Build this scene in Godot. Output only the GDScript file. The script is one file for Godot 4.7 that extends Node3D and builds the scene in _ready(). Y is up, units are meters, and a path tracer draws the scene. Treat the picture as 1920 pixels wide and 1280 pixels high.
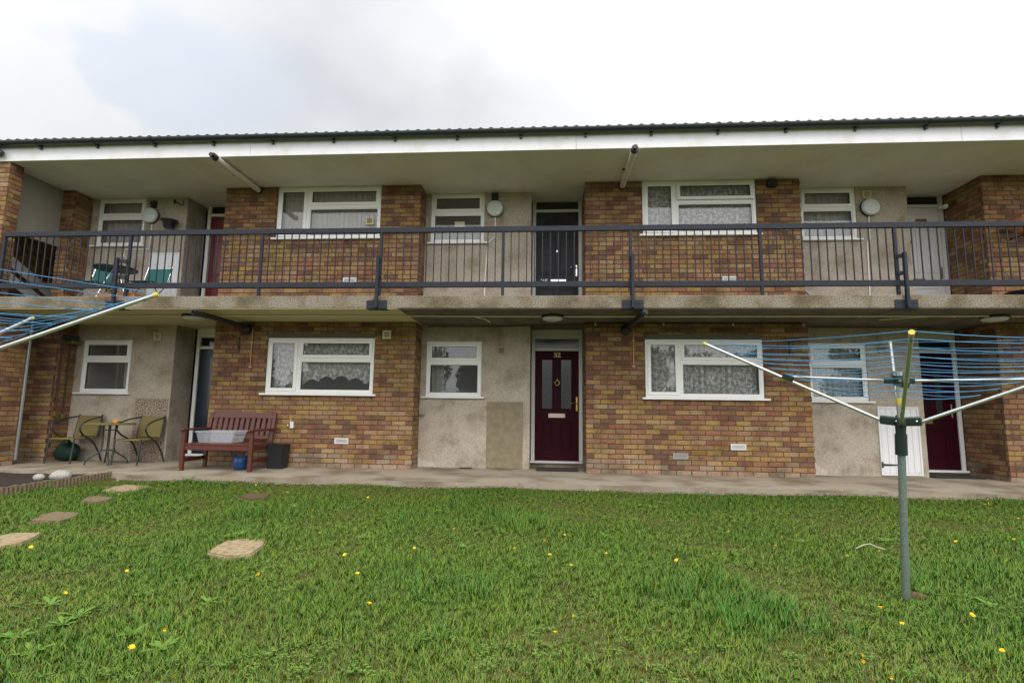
extends Node3D
# Two-storey brick flats with an access balcony, seen across a lawn on an overcast day.
# x runs along the facade, y is up, z comes towards the camera; the brick face is z = 0, the path is y = 0.

const ZR := -0.38        # face of the rendered bays
const ZD := -0.80        # face of the doors
const LAWN := -0.10
const CAM := Vector3(-0.571, 0.969, 8.351)
const CAMROT := Vector3(0.12412, 0.07055, 0.01285)

var M := {}
var rng := RandomNumberGenerator.new()
var hills := FastNoiseLite.new()
var bricks := []         # [panel node, transform, variant]

class Geo:
	var v := PackedVector3Array()
	var n := PackedVector3Array()
	var c := PackedColorArray()
	var uv := PackedVector2Array()
	var t := Transform3D()
	var col := Color(1, 1, 1)
	func put(p: Vector3, nn: Vector3, w := Vector2.ZERO):
		v.append(t * p); n.append((t.basis * nn).normalized()); c.append(col); uv.append(w)
	# corners run counter-clockwise seen from outside
	func tri(a: Vector3, b: Vector3, d: Vector3):
		var nn := (b - a).cross(d - a).normalized()
		put(a, nn); put(d, nn); put(b, nn)
	func quad(a: Vector3, b: Vector3, d: Vector3, e: Vector3):
		var nn := (b - a).cross(e - a).normalized()
		if nn.length() < 0.5: nn = (d - b).cross(e - b).normalized()
		put(a, nn, Vector2(0, 1)); put(d, nn, Vector2(1, 0)); put(b, nn, Vector2(1, 1))
		put(a, nn, Vector2(0, 1)); put(e, nn, Vector2(0, 0)); put(d, nn, Vector2(1, 0))
	func squad(a: Vector3, b: Vector3, d: Vector3, e: Vector3, na: Vector3, nb: Vector3, nd: Vector3, ne: Vector3):
		put(a, na); put(d, nd); put(b, nb)
		put(a, na); put(e, ne); put(d, nd)
	func box(m: Vector3, s: Vector3, bev := 0.0):
		var h := s * 0.5
		if bev <= 0.0:
			for ax in 3:
				for sg in [-1.0, 1.0]:
					var i := (ax + 1) % 3
					var j := (ax + 2) % 3
					var p := []
					for k in [[-1, -1], [1, -1], [1, 1], [-1, 1]]:
						var q := Vector3.ZERO
						q[ax] = sg * h[ax]; q[i] = k[0] * h[i]; q[j] = k[1] * h[j]
						p.append(m + q)
					if sg > 0: quad(p[0], p[1], p[2], p[3])
					else: quad(p[3], p[2], p[1], p[0])
			return
		var g := h - Vector3.ONE * bev
		for ax in 3:
			var i := (ax + 1) % 3
			var j := (ax + 2) % 3
			for sg in [-1.0, 1.0]:
				var p := []
				for k in [[-1, -1], [1, -1], [1, 1], [-1, 1]]:
					var q := Vector3.ZERO
					q[ax] = sg * h[ax]; q[i] = k[0] * g[i]; q[j] = k[1] * g[j]
					p.append(m + q)
				if sg > 0: quad(p[0], p[1], p[2], p[3])
				else: quad(p[3], p[2], p[1], p[0])
			for si in [-1.0, 1.0]:
				for sj in [-1.0, 1.0]:
					var a := Vector3.ZERO
					var b := Vector3.ZERO
					var d := Vector3.ZERO
					var e := Vector3.ZERO
					a[i] = si * h[i]; a[j] = sj * g[j]; a[ax] = -g[ax]
					b[i] = si * g[i]; b[j] = sj * h[j]; b[ax] = -g[ax]
					d = b; d[ax] = g[ax]
					e = a; e[ax] = g[ax]
					if si * sj > 0: quad(m + a, m + b, m + d, m + e)
					else: quad(m + e, m + d, m + b, m + a)
		for sx in [-1.0, 1.0]:
			for sy in [-1.0, 1.0]:
				for sz in [-1.0, 1.0]:
					var a := m + Vector3(sx * h.x, sy * g.y, sz * g.z)
					var b := m + Vector3(sx * g.x, sy * h.y, sz * g.z)
					var d := m + Vector3(sx * g.x, sy * g.y, sz * h.z)
					if sx * sy * sz > 0: tri(a, b, d)
					else: tri(a, d, b)
	func span(x0: float, x1: float, y0: float, y1: float, z0: float, z1: float, bev := 0.0):
		box(Vector3(x0 + x1, y0 + y1, z0 + z1) * 0.5, Vector3(absf(x1 - x0), absf(y1 - y0), absf(z1 - z0)), bev)
	# straight bar of rectangular section from a to b
	func bar(a: Vector3, b: Vector3, w: float, d: float, bev := 0.0, up := Vector3.UP):
		var keep := t
		var y := (b - a).normalized()
		var z := up
		if absf(y.dot(z)) > 0.95: z = Vector3(0, 0, 1)
		var x := y.cross(z).normalized()
		z = x.cross(y)
		t = keep * Transform3D(Basis(x, y, z), (a + b) * 0.5)
		box(Vector3.ZERO, Vector3(w, a.distance_to(b), d), bev)
		t = keep
	func tube(path: Array, r, sides := 8, caps := true):
		var rings := []
		var count := path.size()
		var last := Vector3.ZERO
		for i in count:
			var d: Vector3 = (path[mini(i + 1, count - 1)] - path[maxi(i - 1, 0)]).normalized()
			var x := last
			if i == 0:
				x = Vector3.UP if absf(d.y) < 0.9 else Vector3.RIGHT
			x = (x - d * x.dot(d)).normalized()
			last = x
			var y := d.cross(x)
			var rr: float = r[i] if r is Array else r
			var ring := []
			for k in sides:
				var a := TAU * k / sides
				var o := x * cos(a) + y * sin(a)
				ring.append([path[i] + o * rr, o])
			rings.append([ring, path[i], d])
		for i in count - 1:
			for k in sides:
				var p = rings[i][0][k]
				var q = rings[i][0][(k + 1) % sides]
				var s = rings[i + 1][0][(k + 1) % sides]
				var w = rings[i + 1][0][k]
				squad(p[0], q[0], s[0], w[0], p[1], q[1], s[1], w[1])
		if caps:
			for k in sides:
				tri(rings[0][1], rings[0][0][(k + 1) % sides][0], rings[0][0][k][0])
				tri(rings[-1][1], rings[-1][0][k][0], rings[-1][0][(k + 1) % sides][0])
	# profile of (radius, height) points turned round the y axis at m
	func lathe(prof: Array, m: Vector3, sides := 20):
		for i in prof.size() - 1:
			var a: Vector2 = prof[i]
			var b: Vector2 = prof[i + 1]
			var d := (b - a).normalized()
			var nr := Vector2(d.y, -d.x)
			for k in sides:
				var a0 := TAU * k / sides
				var a1 := TAU * (k + 1) / sides
				var e0 := Vector3(cos(a0), 0, -sin(a0))
				var e1 := Vector3(cos(a1), 0, -sin(a1))
				squad(m + e0 * a.x + Vector3.UP * a.y, m + e1 * a.x + Vector3.UP * a.y, m + e1 * b.x + Vector3.UP * b.y, m + e0 * b.x + Vector3.UP * b.y,
					e0 * nr.x + Vector3.UP * nr.y, e1 * nr.x + Vector3.UP * nr.y, e1 * nr.x + Vector3.UP * nr.y, e0 * nr.x + Vector3.UP * nr.y)
	# outline in x, y (counter-clockwise) pushed from z0 to z1
	func prism(poly: PackedVector2Array, z0: float, z1: float):
		var idx := Geometry2D.triangulate_polygon(poly)
		var ccw := not Geometry2D.is_polygon_clockwise(poly)
		for i in range(0, idx.size(), 3):
			var a := poly[idx[i]]
			var b := poly[idx[i + 1]]
			var d := poly[idx[i + 2]]
			if (b - a).cross(d - a) < 0:
				var s := b
				b = d; d = s
			tri(Vector3(a.x, a.y, z1), Vector3(b.x, b.y, z1), Vector3(d.x, d.y, z1))
			tri(Vector3(a.x, a.y, z0), Vector3(d.x, d.y, z0), Vector3(b.x, b.y, z0))
		var m := poly.size()
		for i in m:
			var a := poly[i]
			var b := poly[(i + 1) % m]
			if not ccw:
				var s := a
				a = b; b = s
			quad(Vector3(a.x, a.y, z0), Vector3(b.x, b.y, z0), Vector3(b.x, b.y, z1), Vector3(a.x, a.y, z1))
	func ellipsoid(m: Vector3, r: Vector3, sides := 12, rows := 8):
		for i in rows:
			var p0 := PI * i / rows - PI / 2
			var p1 := PI * (i + 1) / rows - PI / 2
			for k in sides:
				var q := []
				for w in [[p0, k], [p0, k + 1], [p1, k + 1], [p1, k]]:
					var a: float = TAU * w[1] / sides
					q.append(Vector3(cos(a) * cos(w[0]), sin(w[0]), -sin(a) * cos(w[0])))
				squad(m + q[0] * r, m + q[1] * r, m + q[2] * r, m + q[3] * r, (q[0] / r).normalized(), (q[1] / r).normalized(), (q[2] / r).normalized(), (q[3] / r).normalized())
	func mesh() -> ArrayMesh:
		var arr := []
		arr.resize(Mesh.ARRAY_MAX)
		arr[Mesh.ARRAY_VERTEX] = v
		arr[Mesh.ARRAY_NORMAL] = n
		arr[Mesh.ARRAY_COLOR] = c
		arr[Mesh.ARRAY_TEX_UV] = uv
		var m := ArrayMesh.new()
		m.add_surface_from_arrays(Mesh.PRIMITIVE_TRIANGLES, arr)
		return m

func put(called: String, g, m: Material, parent: Node = null) -> MeshInstance3D:
	var o := MeshInstance3D.new()
	o.name = called
	o.mesh = g.mesh() if g is Geo else g
	o.material_override = m
	(parent if parent else self).add_child(o, true)
	return o

func tag(o: Node, label: String, category: String, group := "", kind := "") -> Node:
	if label: o.set_meta("label", label)
	if category: o.set_meta("category", category)
	if group: o.set_meta("group", group)
	if kind: o.set_meta("kind", kind)
	return o

func thing(called: String, at: Vector3, label: String, category: String, group := "") -> Node3D:
	var o := Node3D.new()
	o.name = called
	add_child(o, true)
	o.position = at
	tag(o, label, category, group)
	return o

# the direction of a photograph pixel (1920 x 1280), and where it meets a level
func ground(u: float, w: float, y: float) -> Vector3:
	var d := Basis.from_euler(CAMROT) * Vector3((u - 960.0) / 1000.0, -(w - 640.0) / 1000.0, -1.0)
	return CAM + d * ((y - CAM.y) / d.y)

func lawn_y(x: float, z: float) -> float:
	return LAWN + hills.get_noise_2d(x * 60.0, z * 60.0) * 0.03 + clampf((1.75 - z) * 0.1, 0.0, 0.03)

func flat(called: String, lin: Color, rough := 0.7, metal := 0.0, spec := 0.5) -> StandardMaterial3D:
	var m := StandardMaterial3D.new()
	m.resource_name = called
	m.albedo_color = lin.linear_to_srgb()
	m.roughness = rough
	m.metallic = metal
	m.metallic_specular = spec
	M[called] = m
	return m

func noise(freq: float, ramp: Array, seeded := 1, kind := FastNoiseLite.TYPE_SIMPLEX_SMOOTH, octaves := 4, size := 512) -> NoiseTexture2D:
	var f := FastNoiseLite.new()
	f.noise_type = kind
	f.frequency = freq
	f.seed = seeded
	f.fractal_octaves = octaves
	if kind == FastNoiseLite.TYPE_CELLULAR:
		f.fractal_type = FastNoiseLite.FRACTAL_NONE if octaves <= 1 else FastNoiseLite.FRACTAL_FBM
	var x := NoiseTexture2D.new()
	x.width = size; x.height = size
	x.seamless = true
	x.noise = f
	var gr := Gradient.new()
	var off := PackedFloat32Array()
	var cols := PackedColorArray()
	for r in ramp:
		off.append(r[0]); cols.append(r[1])
	gr.offsets = off; gr.colors = cols
	x.color_ramp = gr
	return x

func grey(k: float) -> Color:
	return Color(k, k, k)

func tri_tex(m: StandardMaterial3D, tex: Texture2D, scale: float, bump: Texture2D = null, depth := 0.0) -> StandardMaterial3D:
	m.albedo_texture = tex
	m.uv1_triplanar = true
	m.uv1_world_triplanar = true
	m.uv1_scale = Vector3.ONE * scale
	if bump:
		m.heightmap_enabled = true
		m.heightmap_texture = bump
		m.heightmap_scale = depth
	return m

func overlay(m: StandardMaterial3D, tex: Texture2D, scale: float):
	m.detail_enabled = true
	m.detail_albedo = tex
	m.detail_blend_mode = BaseMaterial3D.BLEND_MODE_MUL
	m.detail_uv_layer = BaseMaterial3D.DETAIL_UV_2
	m.uv2_triplanar = true
	m.uv2_world_triplanar = true
	m.uv2_scale = Vector3.ONE * scale

func make_materials():
	var mott := noise(0.02, [[0.0, grey(0.62)], [0.45, grey(0.86)], [1.0, grey(1.0)]], 3)
	var patch := noise(0.006, [[0.0, Color(0.95, 0.94, 0.92)], [0.5, grey(0.98)], [1.0, Color(1, 1, 0.98)]], 8)
	var m := flat("brick", grey(1.0), 0.9, 0.0, 0.3)
	m.vertex_color_use_as_albedo = true
	tri_tex(m, noise(0.016, [[0.0, Color(0.76, 0.69, 0.67)], [0.35, Color(0.90, 0.86, 0.85)], [0.6, Color(1, 0.99, 0.98)], [1.0, Color(1.0, 0.98, 0.90)]], 12, FastNoiseLite.TYPE_SIMPLEX_SMOOTH, 6, 1024), 2.0)
	overlay(m, noise(0.006, [[0.0, Color(0.74, 0.72, 0.70)], [0.45, grey(0.93)], [0.7, grey(1)], [1.0, grey(1)]], 14, FastNoiseLite.TYPE_SIMPLEX_SMOOTH, 8, 1024), 0.42)
	m = flat("mortar", Color(0.135, 0.108, 0.078), 0.95, 0.0, 0.2)
	tri_tex(m, mott, 3.0)
	# pebbledash: small stones set in render
	var peb := noise(0.19, [[0.0, Color(0.52, 0.48, 0.44)], [0.25, Color(0.74, 0.70, 0.66)], [0.45, Color(0.86, 0.83, 0.79)], [0.7, Color(0.93, 0.90, 0.86)], [1.0, Color(1, 0.98, 0.95)]], 21, FastNoiseLite.TYPE_VALUE, 3, 1024)
	var pebh := noise(0.13, [[0.0, grey(0)], [1.0, grey(1)]], 21, FastNoiseLite.TYPE_VALUE, 2, 1024)
	m = flat("render", Color(0.62, 0.585, 0.535), 0.95, 0.0, 0.2)
	tri_tex(m, peb, 0.75, pebh, 0.35)
	overlay(m, noise(0.008, [[0.0, Color(0.80, 0.78, 0.74)], [0.45, grey(0.95)], [1.0, grey(1)]], 23, FastNoiseLite.TYPE_SIMPLEX_SMOOTH, 6, 512), 0.5)
	m = flat("render_rough", Color(0.50, 0.44, 0.38), 0.95, 0.0, 0.2)
	tri_tex(m, noise(0.05, [[0.0, grey(1)], [0.5, Color(0.70, 0.64, 0.58)], [1.0, grey(0.32)]], 24, FastNoiseLite.TYPE_CELLULAR, 1, 1024), 0.9, pebh, 0.5)
	m = flat("board", Color(0.265, 0.218, 0.135), 0.8)
	tri_tex(m, noise(0.012, [[0.0, grey(0.84)], [1.0, grey(1)]], 31, FastNoiseLite.TYPE_SIMPLEX_SMOOTH, 6), 1.2)
	# weathered concrete of the balcony edge, dark growth in its pores
	m = flat("concrete", Color(0.325, 0.300, 0.258), 0.95, 0.0, 0.2)
	tri_tex(m, noise(0.045, [[0.0, Color(0.58, 0.56, 0.52)], [0.3, Color(0.76, 0.74, 0.70)], [0.55, Color(0.90, 0.88, 0.85)], [1.0, grey(1)]], 41, FastNoiseLite.TYPE_SIMPLEX_SMOOTH, 6, 1024), 0.8, noise(0.08, [[0.0, grey(0)], [1.0, grey(1)]], 42), 0.12)
	overlay(m, noise(0.012, [[0.0, Color(0.66, 0.64, 0.57)], [0.45, Color(0.88, 0.86, 0.82)], [0.65, grey(0.98)], [1.0, grey(1)]], 43, FastNoiseLite.TYPE_SIMPLEX_SMOOTH, 6, 1024), 0.13)
	m = flat("path", Color(0.325, 0.285, 0.230), 0.95, 0.0, 0.2)
	tri_tex(m, noise(0.010, [[0.0, Color(0.68, 0.65, 0.61)], [0.35, Color(0.88, 0.86, 0.82)], [0.6, grey(0.98)], [1.0, Color(1, 0.95, 0.88)]], 51, FastNoiseLite.TYPE_SIMPLEX_SMOOTH, 4, 1024), 0.11)
	overlay(m, noise(0.09, [[0.0, grey(0.80)], [0.35, grey(0.95)], [1.0, grey(1)]], 53, FastNoiseLite.TYPE_SIMPLEX_SMOOTH, 5, 1024), 1.3)
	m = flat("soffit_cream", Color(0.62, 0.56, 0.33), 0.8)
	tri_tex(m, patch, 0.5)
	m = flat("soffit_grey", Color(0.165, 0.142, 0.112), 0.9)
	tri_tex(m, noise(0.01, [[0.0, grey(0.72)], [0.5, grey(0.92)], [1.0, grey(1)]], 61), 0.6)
	m = flat("soffit_upper", Color(0.80, 0.79, 0.77), 0.8)
	tri_tex(m, patch, 0.4)
	m = flat("fascia", Color(0.72, 0.725, 0.75), 0.45)
	tri_tex(m, noise(0.01, [[0.0, Color(0.93, 0.92, 0.89)], [0.5, grey(0.99)], [1.0, grey(1)]], 66), 0.5)
	flat("upvc", Color(0.82, 0.82, 0.80), 0.35)
	flat("frame_grey", Color(0.62, 0.62, 0.60), 0.45)
	flat("gasket", Color(0.02, 0.02, 0.02), 0.6)
	m = flat("slate_paint", Color(0.030, 0.034, 0.046), 0.55, 0.0, 0.3)
	tri_tex(m, noise(0.02, [[0.0, grey(0.80)], [1.0, grey(1)]], 67), 1.5)
	m = flat("gutter", Color(0.018, 0.026, 0.027), 0.35)
	flat("black_plastic", Color(0.012, 0.012, 0.014), 0.4)
	flat("white_pipe", Color(0.66, 0.64, 0.58), 0.4)
	m = flat("roof_tile", Color(0.060, 0.072, 0.066), 0.8)
	tri_tex(m, mott, 1.5)
	var glass := flat("glass", Color(0.97, 0.99, 0.98, 1), 0.0)
	glass.albedo_color.a = 0.03
	glass.transparency = BaseMaterial3D.TRANSPARENCY_ALPHA
	glass.metallic_specular = 0.5
	flat("obscure_glass", Color(0.075, 0.085, 0.08), 0.16)
	tri_tex(M.obscure_glass, noise(0.05, [[0.0, grey(0.35)], [0.5, grey(0.75)], [1.0, grey(1)]], 32, FastNoiseLite.TYPE_SIMPLEX_SMOOTH, 3), 2.0)
	flat("dark_glass", Color(0.02, 0.02, 0.022), 0.05)
	m = flat("room", Color(0.34, 0.31, 0.27), 0.9)
	flat("lintel", Color(0.105, 0.105, 0.07), 0.9)
	m = flat("maroon", Color(0.033, 0.003, 0.0085), 0.5, 0.0, 0.22)
	flat("door_red", Color(0.13, 0.006, 0.008), 0.35)
	flat("door_grey", Color(0.022, 0.022, 0.027), 0.45, 0.0, 0.35)
	flat("door_navy", Color(0.008, 0.016, 0.030), 0.3)
	flat("door_white", Color(0.66, 0.64, 0.63), 0.4)
	flat("brass", Color(0.60, 0.41, 0.12), 0.28, 1.0)
	flat("gold_number", Color(0.62, 0.50, 0.20), 0.4, 0.3)
	flat("letter_plate", Color(0.62, 0.50, 0.42), 0.35, 0.5)
	flat("chrome", Color(0.75, 0.75, 0.76), 0.2, 1.0)
	flat("old_brass", Color(0.18, 0.13, 0.035), 0.45, 0.4)
	m = flat("white_door", Color(0.70, 0.70, 0.71), 0.5)
	flat("iron", Color(0.018, 0.018, 0.018), 0.6)
	flat("cream_plastic", Color(0.62, 0.54, 0.37), 0.5)
	flat("beige_plastic", Color(0.38, 0.33, 0.23), 0.6)
	flat("grille_white", Color(0.60, 0.62, 0.64), 0.5)
	flat("grille_grey", Color(0.28, 0.27, 0.25), 0.6)
	flat("lamp_white", Color(0.60, 0.64, 0.63), 0.35)
	flat("copper", Color(0.42, 0.20, 0.12), 0.5, 0.5)
	flat("cable", Color(0.70, 0.67, 0.58), 0.6)
	flat("brown_pipe", Color(0.035, 0.02, 0.015), 0.5)
	m = flat("bench_wood", Color(0.105, 0.024, 0.016), 0.45)
	tri_tex(m, noise(0.03, [[0.0, grey(0.68)], [0.6, grey(0.95)], [1.0, grey(1)]], 71), 3.0)
	var pl := flat("clear_plastic", Color(0.44, 0.47, 0.51), 0.4)
	pl.albedo_color.a = 0.38
	pl.transparency = BaseMaterial3D.TRANSPARENCY_ALPHA
	flat("ink", Color(0.015, 0.015, 0.018), 0.7)
	flat("sticker", Color(0.50, 0.60, 0.44), 0.7)
	flat("blue_glaze", Color(0.012, 0.045, 0.14), 0.18)
	flat("olive_weave", Color(0.33, 0.265, 0.08), 0.75)
	tri_tex(M.olive_weave, noise(0.12, [[0.0, grey(0.55)], [1.0, grey(1)]], 73, FastNoiseLite.TYPE_CELLULAR, 1), 3.0)
	flat("green_metal", Color(0.035, 0.042, 0.038), 0.4, 0.3)
	flat("green_bag", Color(0.006, 0.035, 0.024), 0.6)
	flat("orange_petal", Color(0.75, 0.26, 0.02), 0.6)
	flat("leaf_green", Color(0.045, 0.115, 0.022), 0.6)
	flat("teal_cloth", Color(0.012, 0.11, 0.105), 0.85)
	flat("terracotta", Color(0.40, 0.15, 0.055), 0.8)
	flat("galvanised", Color(0.40, 0.43, 0.43), 0.38, 0.6)
	flat("green_pole", Color(0.20, 0.29, 0.255), 0.42, 0.2)
	flat("olive_arm", Color(0.105, 0.125, 0.055), 0.45, 0.2)
	flat("alu", Color(0.50, 0.52, 0.52), 0.34, 0.8)
	flat("green_plastic", Color(0.008, 0.022, 0.016), 0.4)
	flat("yellow_plastic", Color(0.56, 0.44, 0.06), 0.45)
	flat("blue_line", Color(0.03, 0.23, 0.46), 0.5)
	m = flat("flagstone", Color(0.35, 0.28, 0.175), 0.95, 0.0, 0.2)
	tri_tex(m, noise(0.015, [[0.0, Color(0.72, 0.68, 0.62)], [0.5, grey(0.94)], [1.0, grey(1)]], 81, FastNoiseLite.TYPE_SIMPLEX_SMOOTH, 6), 2.0)
	m = flat("flagstone_brown", Color(0.24, 0.18, 0.115), 0.95, 0.0, 0.2)
	tri_tex(m, mott, 3.0)
	m = flat("sunk_stone", Color(0.15, 0.105, 0.065), 0.95, 0.0, 0.2)
	tri_tex(m, mott, 3.0)
	m = flat("log_wood", Color(0.29, 0.225, 0.125), 0.9)
	tri_tex(m, noise(0.03, [[0.0, grey(0.5)], [1.0, grey(1)]], 84), 3.0)
	m = flat("soil", Color(0.085, 0.068, 0.060), 1.0, 0.0, 0.1)
	tri_tex(m, noise(0.06, [[0.0, grey(0.3)], [0.6, grey(0.9)], [1.0, grey(1)]], 85), 2.0, noise(0.04, [[0.0, grey(0)], [1.0, grey(1)]], 86), 0.8)
	m = flat("white_rock", Color(0.44, 0.42, 0.37), 0.95)
	tri_tex(m, noise(0.03, [[0.0, grey(0.55)], [0.5, grey(0.9)], [1.0, grey(1)]], 87), 3.0)
	m = flat("turf", Color(0.085, 0.105, 0.034), 1.0, 0.0, 0.1)
	tri_tex(m, noise(0.02, [[0.0, Color(0.75, 0.55, 0.40)], [0.35, Color(0.85, 0.80, 0.62)], [0.6, grey(0.95)], [1.0, grey(1)]], 91, FastNoiseLite.TYPE_SIMPLEX_SMOOTH, 6, 1024), 0.8)
	m = flat("blade", grey(1.0), 0.55, 0.0, 0.35)
	m.vertex_color_use_as_albedo = true
	m.backlight_enabled = true
	m.backlight = Color(0.30, 0.42, 0.12)
	m = flat("weed_leaf", Color(0.120, 0.222, 0.036), 0.7, 0.0, 0.3)
	m.backlight_enabled = true
	m.backlight = Color(0.3, 0.42, 0.12)
	flat("dandelion_yellow", Color(0.82, 0.55, 0.015), 0.8)
	flat("stem_green", Color(0.13, 0.20, 0.06), 0.6)
	m = flat("tree_leaf", Color(0.055, 0.095, 0.030), 0.6)
	m.backlight_enabled = true
	m.backlight = Color(0.2, 0.3, 0.1)
	flat("bark", Color(0.085, 0.065, 0.045), 0.95)
	flat("far_brick", Color(0.115, 0.040, 0.026), 0.9)
	flat("far_roof", Color(0.085, 0.050, 0.040), 0.9)
	flat("rubber", Color(0.025, 0.022, 0.018), 0.95)
	flat("dead_wood", Color(0.36, 0.31, 0.23), 0.9)
	flat("grit", Color(0.27, 0.225, 0.175), 0.95)
	m = flat("bloom", Color(0.70, 0.68, 0.66), 0.95, 0.0, 0.2)
	tri_tex(m, peb, 0.75, pebh, 0.35)
	flat("spandrel", Color(0.27, 0.245, 0.205), 0.85)  # cream paint with the shade it stands in put into its colour
	flat("pink_paint", Color(0.60, 0.48, 0.44), 0.9)
	curtain_cloth("lace", true, 0.66)
	curtain_cloth("net", false, 0.55)
	curtain_cloth("drape", false, 0.93)

func curtain_cloth(called: String, motifs: bool, base: float):
	var im := Image.create(256, 256, false, Image.FORMAT_RGBA8)
	var f := FastNoiseLite.new()
	f.frequency = 0.022
	f.seed = 5
	for y in 256:
		for x in 256:
			var a := base
			var tint := 1.0
			if motifs:
				# flowers and leaves woven close in the net
				var p := f.get_noise_2d(x, y) + 0.6 * f.get_noise_2d(x * 2.3 + 90.0, y * 2.3)
				a = lerpf(base, 0.80, smoothstep(-0.1, 0.2, p))
				tint = lerpf(0.84, 1.0, smoothstep(0.0, 0.12, p))
				if y > 216: a = 0.86
			elif (x % 32) < 3: a = minf(1.0, base + 0.12)
			var k := tint * (0.93 + 0.07 * f.get_noise_2d(x, y))
			im.set_pixel(x, y, Color(k, k, k * 0.98, a))
	var m: StandardMaterial3D = flat(called, Color(0.66, 0.66, 0.65) if called != "drape" else Color(0.42, 0.40, 0.37), 0.9)
	m.albedo_texture = ImageTexture.create_from_image(im)
	m.transparency = BaseMaterial3D.TRANSPARENCY_ALPHA
	m.backlight_enabled = true
	m.backlight = Color(0.3, 0.3, 0.3)

func make_sky(sun_at: Vector3) -> Sky:
	var w := 1024
	var h := 512
	var im := Image.create(w, h, false, Image.FORMAT_RGBF)
	var a := FastNoiseLite.new()
	a.noise_type = FastNoiseLite.TYPE_SIMPLEX_SMOOTH
	a.frequency = 1.1
	a.fractal_octaves = 6
	a.seed = 14
	var b := FastNoiseLite.new()
	b.noise_type = FastNoiseLite.TYPE_SIMPLEX_SMOOTH
	b.frequency = 2.6
	b.fractal_octaves = 5
	b.seed = 3
	for y in h:
		var el := PI / 2 - PI * (y + 0.5) / h
		for x in w:
			var az := wrapf(TAU * (x + 0.5) / w, -PI, PI)
			var d := Vector3(sin(az) * cos(el), sin(el), -cos(az) * cos(el))
			var c := Color(0.30, 0.33, 0.25)
			if el > -0.02:
				# overcast: the cloud glows on the sun's side and dulls away from it
				var s := smoothstep(0.36, 1.0, d.dot(sun_at) * 0.5 + 0.5)
				var q := Vector3(d.x, maxf(d.y, 0.0) * 1.7, d.z)
				var k := a.get_noise_3dv(q)
				var fw := b.get_noise_3dv(q * 2.4)
				var lum := 0.91 + 1.55 * s
				lum *= 1.0 + 0.10 * k + 0.05 * fw
				var azd := rad_to_deg(az)
				var eld := rad_to_deg(el)
				# a blue gap with cumulus edges, and the grey belly of the cloud next to it
				var gap := exp(-pow((azd + 37.0 + fw * 9.0) / 10.0, 2) - pow((eld - 26.0 + k * 8.0) / 6.0, 2))
				var belly := exp(-pow((azd + 25.0 + fw * 5.0) / 13.0, 2) - pow((eld - 37.0 - k * 6.0) / 10.0, 2))
				var blue := clampf(smoothstep(0.40, 0.8, k + fw * 0.4) * 0.6 + 0.8 * smoothstep(0.15, 0.8, gap + fw * 0.55), 0.0, 1.0)
				var dull := clampf(smoothstep(-0.05, -0.8, k) * 0.6 + 0.6 * belly, 0.0, 1.0)
				c = Color(lum, lum * 1.006, lum * 1.02)
				c = c.lerp(Color(lum * 0.74, lum * 0.775, lum * 0.83), dull)
				c = c.lerp(Color(lum * 0.80, lum * 0.87, lum * 0.98), blue)
			im.set_pixel(x, y, c)
	var pm := PanoramaSkyMaterial.new()
	pm.panorama = ImageTexture.create_from_image(im)
	var sk := Sky.new()
	sk.sky_material = pm
	return sk

var brick_meshes := []
var grey_bricks := []

func brick_mesh(col: Color) -> ArrayMesh:
	# a brick's outer face and sides, arrises knocked off
	var b := Geo.new()
	b.col = col
	var w := 0.1075
	var h := 0.0325
	var e := 0.004
	var d := 0.035
	var f := [Vector3(-w + e, -h + e, 0), Vector3(w - e, -h + e, 0), Vector3(w - e, h - e, 0), Vector3(-w + e, h - e, 0)]
	var s := [Vector3(-w, -h, -e), Vector3(w, -h, -e), Vector3(w, h, -e), Vector3(-w, h, -e)]
	b.quad(f[0], f[1], f[2], f[3])
	for i in 4:
		var j := (i + 1) % 4
		b.quad(s[i], s[j], f[j], f[i])
		var back := Vector3(0, 0, -d)
		b.quad(s[i] + back, s[j] + back, s[j], s[i])
	return b.mesh()

func make_bricks():
	var pal := [[176, 142, 98], [172, 135, 88], [178, 145, 84], [168, 126, 84], [182, 152, 112], [165, 121, 88],
		[158, 109, 85], [164, 106, 86], [146, 90, 73], [126, 82, 69], [118, 81, 71], [160, 123, 102],
		[172, 138, 80], [150, 119, 94], [108, 77, 69], [177, 141, 107], [162, 117, 80], [168, 132, 74]]
	for p in pal:
		var l := Color(p[0] / 255.0, p[1] / 255.0, p[2] / 255.0).lerp(Color(0.590, 0.470, 0.340), 0.38).srgb_to_linear()
		brick_meshes.append(brick_mesh(Color(l.r * 0.88, l.g * 0.97, l.b * 1.03)))
	for p in [Color(0.31, 0.25, 0.18), Color(0.35, 0.27, 0.19), Color(0.27, 0.21, 0.15), Color(0.33, 0.22, 0.16)]:
		brick_meshes.append(brick_mesh(p))

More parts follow.
